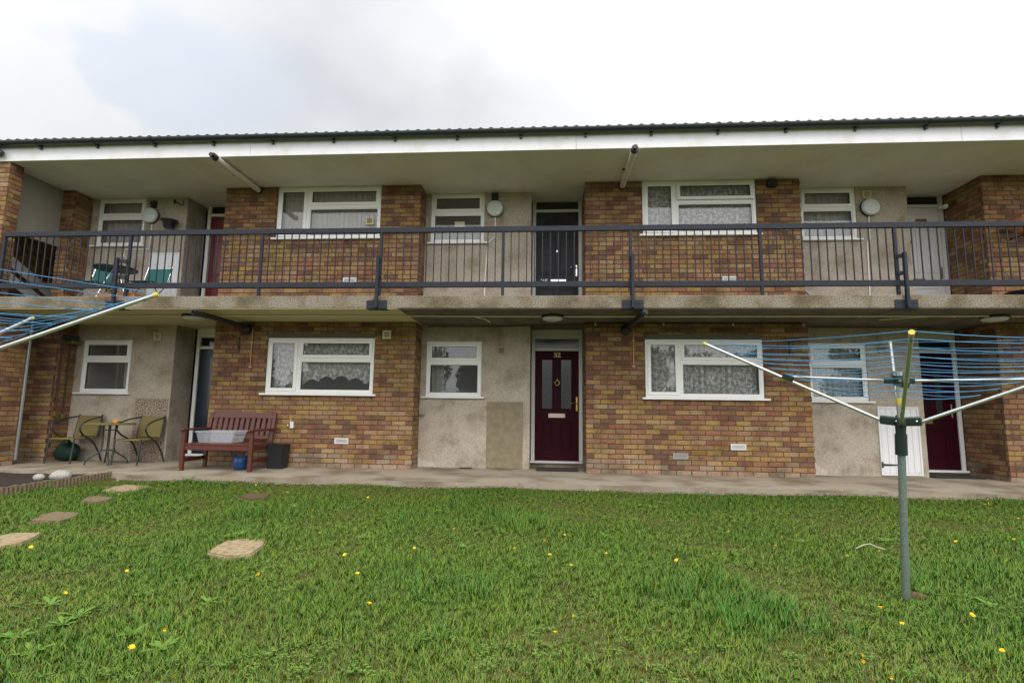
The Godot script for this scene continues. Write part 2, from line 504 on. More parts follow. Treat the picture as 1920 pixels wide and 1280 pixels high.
# lays stretcher courses on a face: o is its lower left corner, dir its direction, cut a list of openings [x0, x1, y0, y1] along it
func lay(panel: Node3D, o: Vector3, dir: Vector3, wide: float, high: float, cut := [], shift := 0.0, from_y := 0.0):
	var nrm := dir.cross(Vector3.UP)
	var rows := int(ceil(high / 0.075))
	for r in rows:
		var y0 := r * 0.075
		var y1 := minf(y0 + 0.065, high)
		if y1 - y0 < 0.02: continue
		var x := -(0.1125 if (r % 2) == 1 else 0.0) - shift
		while x < wide - 0.02:
			var a := maxf(x, 0.0)
			var b := minf(x + 0.215, wide)
			x += 0.225
			if b - a < 0.03: continue
			var parts := [[a, b, y0, y1]]
			for q in cut:
				var next := []
				for p in parts:
					if p[0] >= q[1] or p[1] <= q[0] or p[2] >= q[3] or p[3] <= q[2]:
						next.append(p)
						continue
					if p[0] < q[0]: next.append([p[0], q[0], p[2], p[3]])
					if p[1] > q[1]: next.append([q[1], p[1], p[2], p[3]])
					var l := maxf(p[0], q[0])
					var rr := minf(p[1], q[1])
					if p[2] < q[2]: next.append([l, rr, p[2], q[2]])
					if p[3] > q[3]: next.append([l, rr, q[3], p[3]])
				parts = next
			for p in parts:
				var w: float = p[1] - p[0]
				var h: float = p[3] - p[2]
				if w < 0.02 or h < 0.012: continue
				var k := rng.randi() % 18
				if from_y + y0 < 0.07 and o.y < 0.5: k = 18 + rng.randi() % 4
				elif from_y + y0 < 0.22 and o.y < 0.5 and rng.randf() < 0.4: k = 18 + rng.randi() % 4
				var m: Vector3 = o + dir * ((p[0] + p[1]) * 0.5) + Vector3.UP * ((p[2] + p[3]) * 0.5) + nrm * rng.randf_range(-0.0025, 0.0015)
				var bs := Basis(dir, Vector3.UP, nrm) * Basis(Vector3(0, 0, 1), rng.randf_range(-0.006, 0.006)) * Basis.from_scale(Vector3(w / 0.215, h / 0.065, 1.0))
				bricks.append([panel, Transform3D(bs, m), k])

# a brick face with the mortar bed behind it, as boxes round its openings
func brick_panel(bld: Node3D, x0: float, x1: float, y0: float, y1: float, holes: Array, shift := 0.0) -> MeshInstance3D:
	var b := Geo.new()
	var back := -0.30
	var front := -0.010
	var xs := x0 + 0.007
	for q in holes:
		b.span(xs, q[0], y0, y1, back, front)
		b.span(q[0], q[1], y0, q[2], back, front)
		if q[3] < y1 - 0.005: b.span(q[0], q[1], q[3], y1, back, front)
		xs = q[1]
	b.span(xs, x1 - 0.007, y0, y1, back, front)
	var p := put("brick_panel", b, M.mortar, bld)
	var cut := []
	for q in holes: cut.append([q[0] - x0, q[1] - x0, q[2] - y0, q[3] - y0])
	lay(p, Vector3(x0, y0, 0), Vector3(1, 0, 0), x1 - x0, y1 - y0, cut, shift, y0)
	return p

func finish_bricks(bld: Node3D):
	var keyed := []
	for i in bricks.size():
		var t: Transform3D = bricks[i][1]
		var d := t.origin - CAM
		var facing := absf(d.normalized().dot(t.basis.z.normalized()))
		keyed.append([t.basis.x.length() * t.basis.y.length() * facing / d.length_squared(), i])
	keyed.sort_custom(func(a, b): return a[0] > b[0])
	var singles := {}
	for k in mini(300, keyed.size()): singles[keyed[k][1]] = true
	var rest := SurfaceTool.new()
	rest.begin(Mesh.PRIMITIVE_TRIANGLES)
	for i in bricks.size():
		var e = bricks[i]
		if singles.has(i):
			var o := put("brick", brick_meshes[e[2]], M.brick, e[0])
			o.transform = e[1]
		else:
			rest.append_from(brick_meshes[e[2]], 0, e[1])
	var o := put("brickwork", rest.commit(), M.brick, bld)
	o.set_meta("kind", "stuff")
	o.set_meta("label", "remaining buff and red bricks of the facade")

# a flat wall of the given material with openings, z0 behind and z1 in front
func holed(x0: float, x1: float, y0: float, y1: float, z0: float, z1: float, holes: Array) -> Geo:
	var b := Geo.new()
	var xs := x0
	for q in holes:
		if q[0] > xs: b.span(xs, q[0], y0, y1, z0, z1)
		if q[2] > y0: b.span(q[0], q[1], y0, q[2], z0, z1)
		if q[3] < y1 - 0.003: b.span(q[0], q[1], q[3], y1, z0, z1)
		xs = q[1]
	if xs < x1: b.span(xs, x1, y0, y1, z0, z1)
	return b

func ring(b: Geo, x0: float, x1: float, y0: float, y1: float, z0: float, z1: float, w: float, bev := 0.004):
	b.span(x0, x1, y1 - w, y1, z0, z1, bev)
	b.span(x0, x1, y0, y0 + w, z0, z1, bev)
	b.span(x0, x0 + w, y0 + w, y1 - w, z0, z1, bev)
	b.span(x1 - w, x1, y0 + w, y1 - w, z0, z1, bev)

func pane(win: Node3D, x0: float, x1: float, y0: float, y1: float, z: float):
	# the sheet in its dark gasket
	var s := Geo.new()
	ring(s, x0 - 0.004, x1 + 0.004, y0 - 0.004, y1 + 0.004, z - 0.024, z + 0.003, 0.009, 0.0)
	put("gasket", s, M.gasket, win)
	var b := Geo.new()
	b.span(x0 + 0.003, x1 - 0.003, y0 + 0.003, y1 - 0.003, z - 0.006, z)
	put("pane", b, M.glass, win)

# white plastic window: wide ones have a side light, all have a top-hung vent over a fixed light
func window(bld: Node3D, x0: float, x1: float, y0: float, y1: float, z: float, wide: bool, ajar := 0.0) -> MeshInstance3D:
	var fr := Geo.new()
	var zb := z - 0.085
	var zf := z - 0.018
	var w := 0.048
	ring(fr, x0, x1, y0, y1, zb, zf, w)
	var yt := y1 - 0.345
	var xl := x0
	if wide:
		xl = x0 + 0.53
		fr.span(xl - 0.03, xl + 0.03, y0 + w, y1 - w, zb, zf - 0.001, 0.004)
		fr.span(xl + 0.03, x1 - w, yt - 0.03, yt + 0.03, zb, zf - 0.001, 0.004)
	else:
		fr.span(x0 + w, x1 - w, yt - 0.03, yt + 0.03, zb, zf - 0.001, 0.004)
	var win := put("window", fr, M.upvc, bld)
	var zg := z - 0.045
	var left := (xl + 0.03) if wide else (x0 + w)
	if wide:
		var sd := Geo.new()
		ring(sd, x0 + w - 0.012, xl - 0.02, y0 + w - 0.012, y1 - w + 0.012, zf - 0.012, zf + 0.014, 0.052)
		put("sash", sd, M.upvc, win)
		pane(win, x0 + w + 0.040, xl - 0.072, y0 + w + 0.040, y1 - w - 0.040, zg + 0.025)
	# top-hung vent
	var tv := Node3D.new()
	tv.name = "vent_light"
	var sash := Geo.new()
	var hy := y1 - w + 0.012
	ring(sash, left - 0.012, x1 - w + 0.012, yt + 0.018 - hy, 0.0, -0.012, 0.014, 0.052)
	var vm := put("sash", sash, M.upvc, win)
	vm.position = Vector3(0, hy, zf)
	vm.rotation.x = -ajar
	var gl := Geo.new()
	gl.span(left + 0.040, x1 - w - 0.040, yt + 0.070 - hy, -0.052, -0.012, -0.008)
	var gm := put("pane", gl, M.glass, win)
	gm.position = vm.position
	gm.rotation.x = -ajar
	var gk := Geo.new()
	ring(gk, left + 0.034, x1 - w - 0.034, yt + 0.064 - hy, -0.046, -0.032, 0.002, 0.010, 0.0)
	var gkm := put("gasket", gk, M.gasket, win)
	gkm.position = vm.position
	gkm.rotation.x = -ajar
	tv.free()
	# fixed light with its bead
	var bead := Geo.new()
	ring(bead, left - 0.002, x1 - w + 0.002, y0 + w - 0.002, yt - 0.028, zg - 0.02, zf - 0.010, 0.020, 0.003)
	put("glazing_bead", bead, M.upvc, win)
	pane(win, left + 0.020, x1 - w - 0.020, y0 + w + 0.020, yt - 0.050, zg)
	# trickle vent and sill
	var tk := Geo.new()
	tk.span(x1 - 0.62, x1 - 0.26, y1 - 0.030, y1 - 0.010, zf, zf + 0.012, 0.003)
	put("trickle_vent", tk, M.upvc, win)
	var si := Geo.new()
	si.span(x0 - 0.06, x1 + 0.06, y0 - 0.030, y0 - 0.001, z + 0.001, z + 0.060, 0.005)
	si.span(x0 + 0.002, x1 - 0.002, y0 - 0.026, y0 - 0.002, z - 0.085, z + 0.001)
	put("sill", si, M.upvc, win)
	# the room behind
	var rm := Geo.new()
	var a := Vector3(x0 - 0.12, y0 - 0.9, z - 2.6)
	var b := Vector3(x1 + 0.12, minf(y1 + 0.25, 4.635 if y0 > 2.4 else 2.32), z - 0.205)
	rm.span(a.x, b.x, a.y, b.y, a.z - 0.05, a.z)
	rm.span(a.x - 0.05, a.x, a.y, b.y, a.z, b.z)
	rm.span(b.x, b.x + 0.05, a.y, b.y, a.z, b.z)
	rm.span(a.x, b.x, a.y - 0.05, a.y, a.z, b.z)
	rm.span(a.x, b.x, b.y - 0.004, b.y, a.z, b.z)
	put("room", rm, M.room, bld)
	return win

# hanging cloth with folds; hem is a function of 0..1 giving how far it is raised
func curtain(x0: float, x1: float, y0: float, y1: float, z: float, m: String, folds: int, deep: float, label: String, scallop := 0.0, rise := 0.0):
	var cols := folds * 8
	var b := Geo.new()
	var w := x1 - x0
	var pts := []
	for i in cols + 1:
		var f := float(i) / cols
		var zz := z + deep * sin(f * folds * TAU) + deep * 0.5 * sin(f * folds * 2.3 * TAU + 1.0)
		var lo := y0 + rise * sin(f * PI) + scallop * absf(sin(f * PI * folds * 0.5))
		pts.append([Vector3(x0 + w * f, lo, zz), Vector3(x0 + w * f, y1, zz), f])
	var reps := w / 0.42
	for i in cols:
		var p = pts[i]
		var q = pts[i + 1]
		var nn: Vector3 = (q[0] - p[0]).cross(Vector3.UP).normalized()
		var hp: float = (p[1].y - p[0].y) / 0.42
		var hq: float = (q[1].y - q[0].y) / 0.42
		b.put(p[0], nn, Vector2(p[2] * reps, hp)); b.put(q[1], nn, Vector2(q[2] * reps, 0)); b.put(q[0], nn, Vector2(q[2] * reps, hq))
		b.put(p[0], nn, Vector2(p[2] * reps, hp)); b.put(p[1], nn, Vector2(p[2] * reps, 0)); b.put(q[1], nn, Vector2(q[2] * reps, 0))
	tag(put("curtain", b, M[m], null), label, "curtain")

func number(parent: Node3D, txt: String, at: Vector3, size: float, m: Material, serif := true):
	var tm := TextMesh.new()
	var f := SystemFont.new()
	f.font_names = PackedStringArray(["Droid Serif" if serif else "Droid Sans"])
	f.font_weight = 700
	tm.font = f
	tm.text = txt
	tm.font_size = 64
	tm.pixel_size = size / 46.0
	tm.depth = 0.006
	tm.curve_step = 2.0
	var o := put("house_number", tm, m, parent)
	o.position = at
	return o

func raised(x0: float, x1: float, y0: float, y1: float, z: float) -> Geo:
	# moulded door panel: a raised rim round a field
	var b := Geo.new()
	ring(b, x0, x1, y0, y1, z - 0.004, z + 0.010, 0.022, 0.004)
	b.span(x0 + 0.040, x1 - 0.040, y0 + 0.040, y1 - 0.040, z - 0.004, z + 0.007, 0.004)
	return b

# front door in its frame, with a fanlight above; returns the frame
func door(bld: Node3D, x0: float, x1: float, y0: float, top: float, m: String, frame: String, label: String, leaf_top: float) -> MeshInstance3D:
	var b := Geo.new()
	var w := 0.062
	var zb := ZD - 0.09
	b.span(x0, x0 + w, y0, top, zb, ZD, 0.004)
	b.span(x1 - w, x1, y0, top, zb, ZD, 0.004)
	var ft := leaf_top + 0.055
	var gt := ft + 0.16
	b.span(x0 + w, x1 - w, leaf_top + 0.004, ft, zb, ZD - 0.001, 0.004)
	b.span(x0 + w, x1 - w, gt, gt + 0.06, zb, ZD - 0.001, 0.004)
	b.span(x0 + w, x1 - w, gt + 0.06, top, zb + 0.02, ZD - 0.006)
	b.span(x0 - 0.02, x1 + 0.0, y0 - 0.035, y0, zb, ZD + 0.07, 0.006)
	var d := put("door", b, M[frame], bld)
	d.set_meta("label", label)
	var lf := Geo.new()
	lf.span(x0 + w + 0.003, x1 - w - 0.003, y0 + 0.006, leaf_top, ZD - 0.065, ZD - 0.022, 0.003)
	put("leaf", lf, M[m], d)
	var gl := Geo.new()
	gl.span(x0 + w, x1 - w, ft, gt, ZD - 0.055, ZD - 0.045)
	put("fanlight", gl, M.dark_glass if frame != "frame_grey" else M.obscure_glass, d)
	var st := Geo.new()
	st.span(x0 - 0.02, x1, y0 - 0.10, y0 - 0.036, zb, ZD + 0.03)
	put("step", st, M.concrete, d)
	return d

func _ready():
	rng.seed = 20240
	hills.seed = 4
	hills.frequency = 0.012
	# camera, sky, sun
	var cam := Camera3D.new()
	cam.name = "camera"
	cam.position = CAM
	cam.rotation = CAMROT
	cam.fov = rad_to_deg(2.0 * atan(640.0 / 1000.0))
	cam.near = 0.05
	cam.far = 400.0
	add_child(cam)
	cam.current = true
	var we := WorldEnvironment.new()
	we.name = "environment"
	var env := Environment.new()
	env.background_mode = Environment.BG_SKY
	env.sky = make_sky((Basis.from_euler(Vector3(deg_to_rad(-50), deg_to_rad(18), 0)) * Vector3(0, 0, 1)).normalized())
	env.tonemap_mode = Environment.TONE_MAPPER_LINEAR
	env.tonemap_exposure = 1.0
	env.sdfgi_enabled = true
	env.ssao_enabled = true
	env.ssil_enabled = true
	we.environment = env
	add_child(we)
	var sun := DirectionalLight3D.new()
	sun.name = "sun"
	sun.light_energy = 0.5
	sun.light_angular_distance = 25.0
	sun.light_color = Color(1.0, 0.97, 0.92)
	sun.shadow_enabled = true
	sun.rotation = Vector3(deg_to_rad(-50), deg_to_rad(18), 0)
	add_child(sun)
	make_materials()
	make_bricks()
	make_setting()
	make_building()
	make_railing()
	make_fixtures()
	make_furniture()
	make_dryers()
	make_lawn_things()
	make_far()

func make_setting():
	# lawn: finely cut near the view, coarse beyond
	var xs := []
	var zs := []
	var x := -60.0
	while x <= 60.0:
		xs.append(x)
		x += 0.25 if x > -10.0 and x < 10.0 else 2.0
	var z := 1.10
	while z < 70.0:
		zs.append(z)
		z += 0.2 if z < 10.0 else 2.0
	var b := Geo.new()
	for i in xs.size() - 1:
		for j in zs.size() - 1:
			var p := []
			for k in [[0, 1], [1, 1], [1, 0], [0, 0]]:
				var px: float = xs[i + k[0]]
				var pz: float = zs[j + k[1]]
				p.append(Vector3(px, lawn_y(px, pz), pz))
			b.quad(p[0], p[1], p[2], p[3])
	tag(put("lawn", b, M.turf), "mown lawn in front of the flats", "lawn", "", "structure")
	# concrete path with a chipped front edge
	b = Geo.new()
	var ex := -6.45
	var last := Vector2(ex, 1.38)
	var poly := PackedVector2Array()
	poly.append(Vector2(-14, -1.0)); poly.append(Vector2(-14, 1.08)); poly.append(Vector2(ex, 1.10))
	while ex < 13.0:
		poly.append(Vector2(ex, 1.27 + rng.randf_range(-0.04, 0.02) + 0.03 * sin(ex * 1.7)))
		ex += rng.randf_range(0.06, 0.22)
	poly.append(Vector2(13, -1.0))
	var flipped := PackedVector2Array()
	for p in poly: flipped.append(Vector2(p.x, -p.y))
	b.t = Transform3D(Basis(Vector3(1, 0, 0), Vector3(0, 0, -1), Vector3(0, 1, 0)), Vector3.ZERO)
	b.prism(flipped, -0.35, 0.0)
	tag(put("path", b, M.path), "cream concrete path along the foot of the flats", "path", "", "structure")
	# crumbs of concrete and grit along its edge
	b = Geo.new()
	for i in 2600:
		var gx := rng.randf_range(-6.4, 8.0)
		var gz := 1.27 + absf(rng.randfn(0.0, 0.08)) - 0.03
		var s := rng.randf_range(0.004, 0.014)
		b.t = Transform3D(Basis.from_euler(Vector3(rng.randf() * 3, rng.randf() * 3, 0)), Vector3(gx, lawn_y(gx, gz) + 0.012 + rng.randf() * 0.02, gz))
		b.box(Vector3.ZERO, Vector3(s * 1.4, s, s), s * 0.25)
	tag(put("grit", b, M.grit), "loose grit and crumbs along the edge of the path", "grit", "", "stuff")

func make_building():
	var bld := thing("apartment_building", Vector3.ZERO, "two storey buff brick flats with access balcony and white eaves board", "building")
	var wl := [-5.165, -3.38]
	var wr := [0.912, 2.69]
	var lo := [1.157, 2.06]
	var up := [3.734, 4.632]
	var top := 4.637
	# front brickwork, ground floor then upper floor
	for q in [wl, wr]:
		var x0: float = -6.083 if q == wl else 0.0
		brick_panel(bld, x0, x0 + 3.375, 0.0, 2.325, [[q[0], q[1], lo[0], 2.135]])
		brick_panel(bld, x0, x0 + 3.375, 2.511, top, [[q[0], q[1], up[0], top]])
		var li := Geo.new()
		li.span(q[0] + 0.002, q[1] - 0.002, 2.061, 2.134, -0.25, -0.004)
		put("lintel", li, M.lintel, bld)
	brick_panel(bld, 6.083, 9.4, 0.0, 2.325, [], 0.03)
	brick_panel(bld, 6.083, 9.4, 2.511, top, [], 0.03)
	# pier by the stairs at the other end, and its faces
	brick_panel(bld, -9.9, -8.83, 0.0, 2.325, [], 0.06)
	brick_panel(bld, -9.06, -8.83, 2.511, top, [])
	# sides of the brick bays seen in the recesses
	for e in [[-2.708, 0.0, 1.0], [-8.83, 0.0, 1.0], [0.0, 0.0, -1.0], [6.083, 0.0, -1.0], [3.375, 0.0, 1.0]]:
		for f in [[0.0, 2.325], [2.511, top]]:
			var b := Geo.new()
			var s: float = e[2]
			var zb: float = -0.42 if s > 0 else ZD - 0.1
			b.span(e[0] - s * 0.007, e[0] - s * 0.107, f[0], f[1], zb, -0.301)
			var p := put("brick_return", b, M.mortar, bld)
			if s > 0: lay(p, Vector3(e[0], f[0], -0.042), Vector3(0, 0, -1), 0.336, f[1] - f[0], [], 0.04, f[0])
			else: lay(p, Vector3(e[0], f[0], ZD), Vector3(0, 0, 1), 0.756, f[1] - f[0], [], 0.06, f[0])
	# front pier that carries the balcony end
	for e in [[0.48, 1.10, 0.0, 2.325], [0.88, 1.10, 2.511, top]]:
		var b := Geo.new()
		b.span(-9.6, -8.867, e[2], e[3], e[0] + 0.006, e[1] - 0.007)
		var p := put("brick_pier", b, M.mortar, bld)
		lay(p, Vector3(-8.86, e[2], e[1] - 0.042), Vector3(0, 0, -1), e[1] - e[0] - 0.042, e[3] - e[2], [], 0.04, e[2])
		lay(p, Vector3(-9.6, e[2], e[1]), Vector3(1, 0, 0), 0.735, e[3] - e[2], [], 0.0, e[2])
	# rendered bays, one above the other
	for e in [[-8.83, -7.03, -8.71, -7.815], [-2.708, -0.885, -2.615, -1.69], [3.375, 5.215, 3.53, 4.42]]:
		put("rendered_wall", holed(e[0], e[1], 0.0, 2.325, ZR - 0.2, ZR, [[e[2], e[3], 1.145, 2.06]]), M.render, bld)
		put("rendered_wall", holed(e[0], e[1], 2.511, top, ZR - 0.2, ZR, [[e[2], e[3], 3.757, 4.634]]), M.render, bld)
		window(bld, e[2], e[3], 1.145, 2.06, ZR, false)
		window(bld, e[2], e[3], 3.757, 4.633, ZR, false)
		# side of the door recess
		for f in [[0.0, 2.325], [2.511, top]]:
			var s := Geo.new()
			s.span(e[1] - 0.12, e[1] - 0.001, f[0], f[1], ZD - 0.09, ZR - 0.201)
			put("recess_side", s, M.render, bld)
			s = Geo.new()
			s.span(e[1] - 0.12, e[1] + 1.0, f[0], f[1], ZD - 0.30, ZD - 0.25)
			put("door_backplate", s, M.mortar, bld)  # unseen plate added behind the doors to keep the sky out
	window(bld, wl[0], wl[1], lo[0], lo[1], 0.0, true)
	window(bld, wr[0], wr[1], lo[0], lo[1], 0.0, true)
	window(bld, wl[0], wl[1], up[0], up[1], 0.0, true)
	window(bld, wr[0], wr[1], up[0], up[1], 0.0, true, 0.10)
	# balcony slab, soffits, eaves
	var b := Geo.new()
	b.span(-13.0, 9.4, 2.331, 2.508, -0.9, 1.15, 0.008)
	put("balcony_slab", b, M.concrete, bld)
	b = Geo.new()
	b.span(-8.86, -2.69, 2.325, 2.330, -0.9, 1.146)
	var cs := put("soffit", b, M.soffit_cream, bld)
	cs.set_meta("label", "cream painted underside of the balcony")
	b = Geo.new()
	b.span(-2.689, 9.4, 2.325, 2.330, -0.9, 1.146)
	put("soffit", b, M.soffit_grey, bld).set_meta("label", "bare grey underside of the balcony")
	b = Geo.new()
	b.span(-12.0, 9.6, top, top + 0.012, -2.6, 1.098)
	put("eaves_soffit", b, M.soffit_upper, bld)
	var fx := -12.0
	for nx in [-5.02, -0.20, 5.0, 9.6]:
		b = Geo.new()
		b.span(fx, nx - 0.003, top - 0.006, 4.90, 1.10, 1.122, 0.003)
		put("fascia_board", b, M.fascia, bld)
		fx = nx
	# half-round gutter and its brackets
	b = Geo.new()
	var prof := PackedVector2Array()
	for i in 13: prof.append(Vector2(0.058 * cos(PI + PI * i / 12.0), 0.062 * sin(PI + PI * i / 12.0)))
	for i in 13: prof.append(Vector2(0.052 * cos(TAU - PI * i / 12.0), 0.056 * sin(TAU - PI * i / 12.0)))
	b.t = Transform3D(Basis(Vector3(0, 0, 1), Vector3(0, 1, 0), Vector3(-1, 0, 0)), Vector3(0, 4.905, 1.195))
	b.prism(prof, -9.5, 12.0)
	var gut := put("gutter", b, M.gutter, bld)
	gut.set_meta("label", "black half-round gutter")
	var gx := -8.35
	while gx < 9.0:
		b = Geo.new()
		var arc := []
		for i in 9: arc.append(Vector3(gx, 4.905 + 0.066 * sin(PI + PI * i / 8.0), 1.195 + 0.062 * cos(PI + PI * i / 8.0)))
		b.tube(arc, 0.006, 5)
		b.span(gx - 0.016, gx + 0.016, 4.80, 4.86, 1.123, 1.165, 0.004)
		put("gutter_bracket", b, M.gutter, gut)
		gx += 0.92
	b = Geo.new()
	b.tube([Vector3(-9.6, 4.79, 1.24), Vector3(-9.1, 4.79, 1.24), Vector3(-9.0, 4.77, 1.22), Vector3(-8.93, 4.71, 1.19)], 0.052, 12)
	put("downpipe_elbow", b, M.black_plastic, bld)
	# tiles: the eaves course piece by piece, the slope above in one
	var tile := Geo.new()
	roll_tile(tile, 0.0, 0.30, 0.0, 0.42)
	var tm := tile.mesh()
	var slope := deg_to_rad(17.0)
	var tx := -11.0
	while tx < 9.5:
		var o := put("roof_tile", tm, M.roof_tile, bld)
		o.transform = Transform3D(Basis(Vector3.RIGHT, slope) * Basis(Vector3(0, 0, 1), rng.randf_range(-0.006, 0.006)), Vector3(tx, 4.914 + rng.randf_range(-0.003, 0.003), 1.225))
		tx += 0.302
	b = Geo.new()
	b.t = Transform3D(Basis(Vector3.RIGHT, slope), Vector3(0, 4.945, 1.225))
	tx = -11.0
	while tx < 9.5:
		for k in 3: roll_tile(b, tx, tx + 0.30, 0.34 + k * 1.6, 2.0 + k * 1.6)
		tx += 0.302
	put("roof_slope", b, M.roof_tile, bld).set_meta("kind", "stuff")
	# body of the building behind the rooms
	b = Geo.new()
	b.span(-8.9, 9.4, 0.0, 4.637, -9.0, -3.4)
	b.span(9.2, 9.4, 0.0, 4.637, -3.4, -0.301)
	put("rear_wall", b, M.mortar, bld)
	# stairwell at the end: cream spandrel, darkened in colour for its shade, over an opening, brick beyond, white stair strings
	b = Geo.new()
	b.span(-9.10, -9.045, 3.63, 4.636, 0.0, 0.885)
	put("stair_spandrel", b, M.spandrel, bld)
	b = Geo.new()
	b.span(-11.3, -11.107, 2.51, 4.636, -2.4, 1.10)
	var sw := put("stair_wall", b, M.mortar, bld)
	lay(sw, Vector3(-11.10, 2.51, 1.1), Vector3(0, 0, -1), 3.3, 2.12, [], 0.0, 2.5)
	b = Geo.new()
	b.span(-11.1, -9.0, 2.51, 4.636, -2.4, -2.207)
	sw = put("stair_wall", b, M.mortar, bld)
	lay(sw, Vector3(-11.1, 2.51, -2.2), Vector3(1, 0, 0), 2.1, 2.12, [], 0.0, 2.5)
	b = Geo.new()
	b.span(-11.3, -9.0, 0.0, 2.33, -2.4, -2.2)
	b.span(-11.3, -11.1, 0.0, 2.33, -2.2, 1.1)
	put("stair_wall", b, M.mortar, bld)
	for k in 2:
		b = Geo.new()
		b.bar(Vector3(-9.8, 3.75 - k * 0.30, 0.80), Vector3(-9.8, 2.78 - k * 0.30 + 0.03 * k, -1.07), 0.05, 0.15, 0.004, Vector3(1, 0, 0).cross(Vector3(0, 0.46, 0.89)))
		put("stair_string", b, M.white_door, bld)
	# boarded and patched openings in the render
	b = Geo.new()
	b.span(-1.582, -0.998, 0.004, 1.066, ZR, ZR + 0.012, 0.003)
	put("board_panel", b, M.board, bld).set_meta("label", "tan board over a disused cupboard opening")
	b = Geo.new()
	b.span(-7.65, -7.06, 0.004, 1.05, ZR, ZR + 0.006)
	put("render_patch", b, M.render_rough, bld).set_meta("label", "coarser darker patch of pebbledash")
	# lime bloom at the foot of the render
	for e in [[-2.70, 0.30, 0.17], [3.385, 0.34, 0.26], [-7.3, 0.26, 0.10]]:
		var pl := PackedVector2Array([Vector2(e[0], 0.003), Vector2(e[0] + e[1], 0.003)])
		for k in 12:
			var f := 1.0 - (k + 0.5) / 12.0
			pl.append(Vector2(e[0] + e[1] * f, e[2] * (1.0 - 0.65 * f) * rng.randf_range(0.72, 1.08)))
		b = Geo.new()
		b.prism(pl, ZR, ZR + 0.0035)
		put("lime_bloom", b, M.bloom, bld)
	# store cupboard doors, white vertical boards
	for e in [[4.515, 5.125, 0.02, 1.065], [-7.635, -7.08, 2.56, 3.615]]:
		b = Geo.new()
		ring(b, e[0], e[1], e[2], e[3], ZR, ZR + 0.022, 0.030, 0.003)
		var cd := put("cupboard_door", b, M.white_door, bld)
		var bw: float = (e[1] - e[0] - 0.064) / 6.0
		for k in 6:
			var q := Geo.new()
			q.span(e[0] + 0.032 + k * bw + 0.0015, e[0] + 0.032 + (k + 1) * bw - 0.0015, e[2] + 0.032, e[3] - 0.032, ZR + 0.001, ZR + 0.018, 0.004)
			put("board", q, M.white_door, cd)
		for hy in [e[2] + 0.16, e[3] - 0.20]:
			var q := Geo.new()
			q.span(e[0] + 0.004, e[0] + 0.030, hy - 0.045, hy + 0.045, ZR + 0.023, ZR + 0.028)
			q.prism(PackedVector2Array([Vector2(e[0] + 0.030, hy - 0.016), Vector2(e[0] + 0.32, hy - 0.006), Vector2(e[0] + 0.32, hy + 0.006), Vector2(e[0] + 0.030, hy + 0.016)]), ZR + 0.0225, ZR + 0.027)
			if e[0] > 0 or hy > 3.3: put("tee_hinge", q, M.iron if hy < 0.5 else M.white_door, cd)
	make_doors(bld)
	finish_bricks(bld)
	make_curtains()

func roll_tile(b: Geo, x0: float, x1: float, s0: float, s1: float):
	var n := 12
	for i in n:
		var pts := []
		for k in [i, i + 1]:
			var f := float(k) / n
			var y := 0.020 * maxf(0.0, -cos(f * TAU * 2.0)) + 0.002
			pts.append(Vector2(lerpf(x0, x1, f), y))
		var a := Vector3(pts[0].x, pts[0].y, -s0)
		var d := Vector3(pts[1].x, pts[1].y, -s0)
		b.quad(a, d, Vector3(d.x, d.y, -s1), Vector3(a.x, a.y, -s1))
		b.quad(a - Vector3(0, 0.018, 0), d - Vector3(0, 0.018, 0), d, a)
		b.quad(Vector3(a.x, a.y - 0.018, -s1), Vector3(d.x, d.y - 0.018, -s1), d - Vector3(0, 0.018, 0), a - Vector3(0, 0.018, 0))

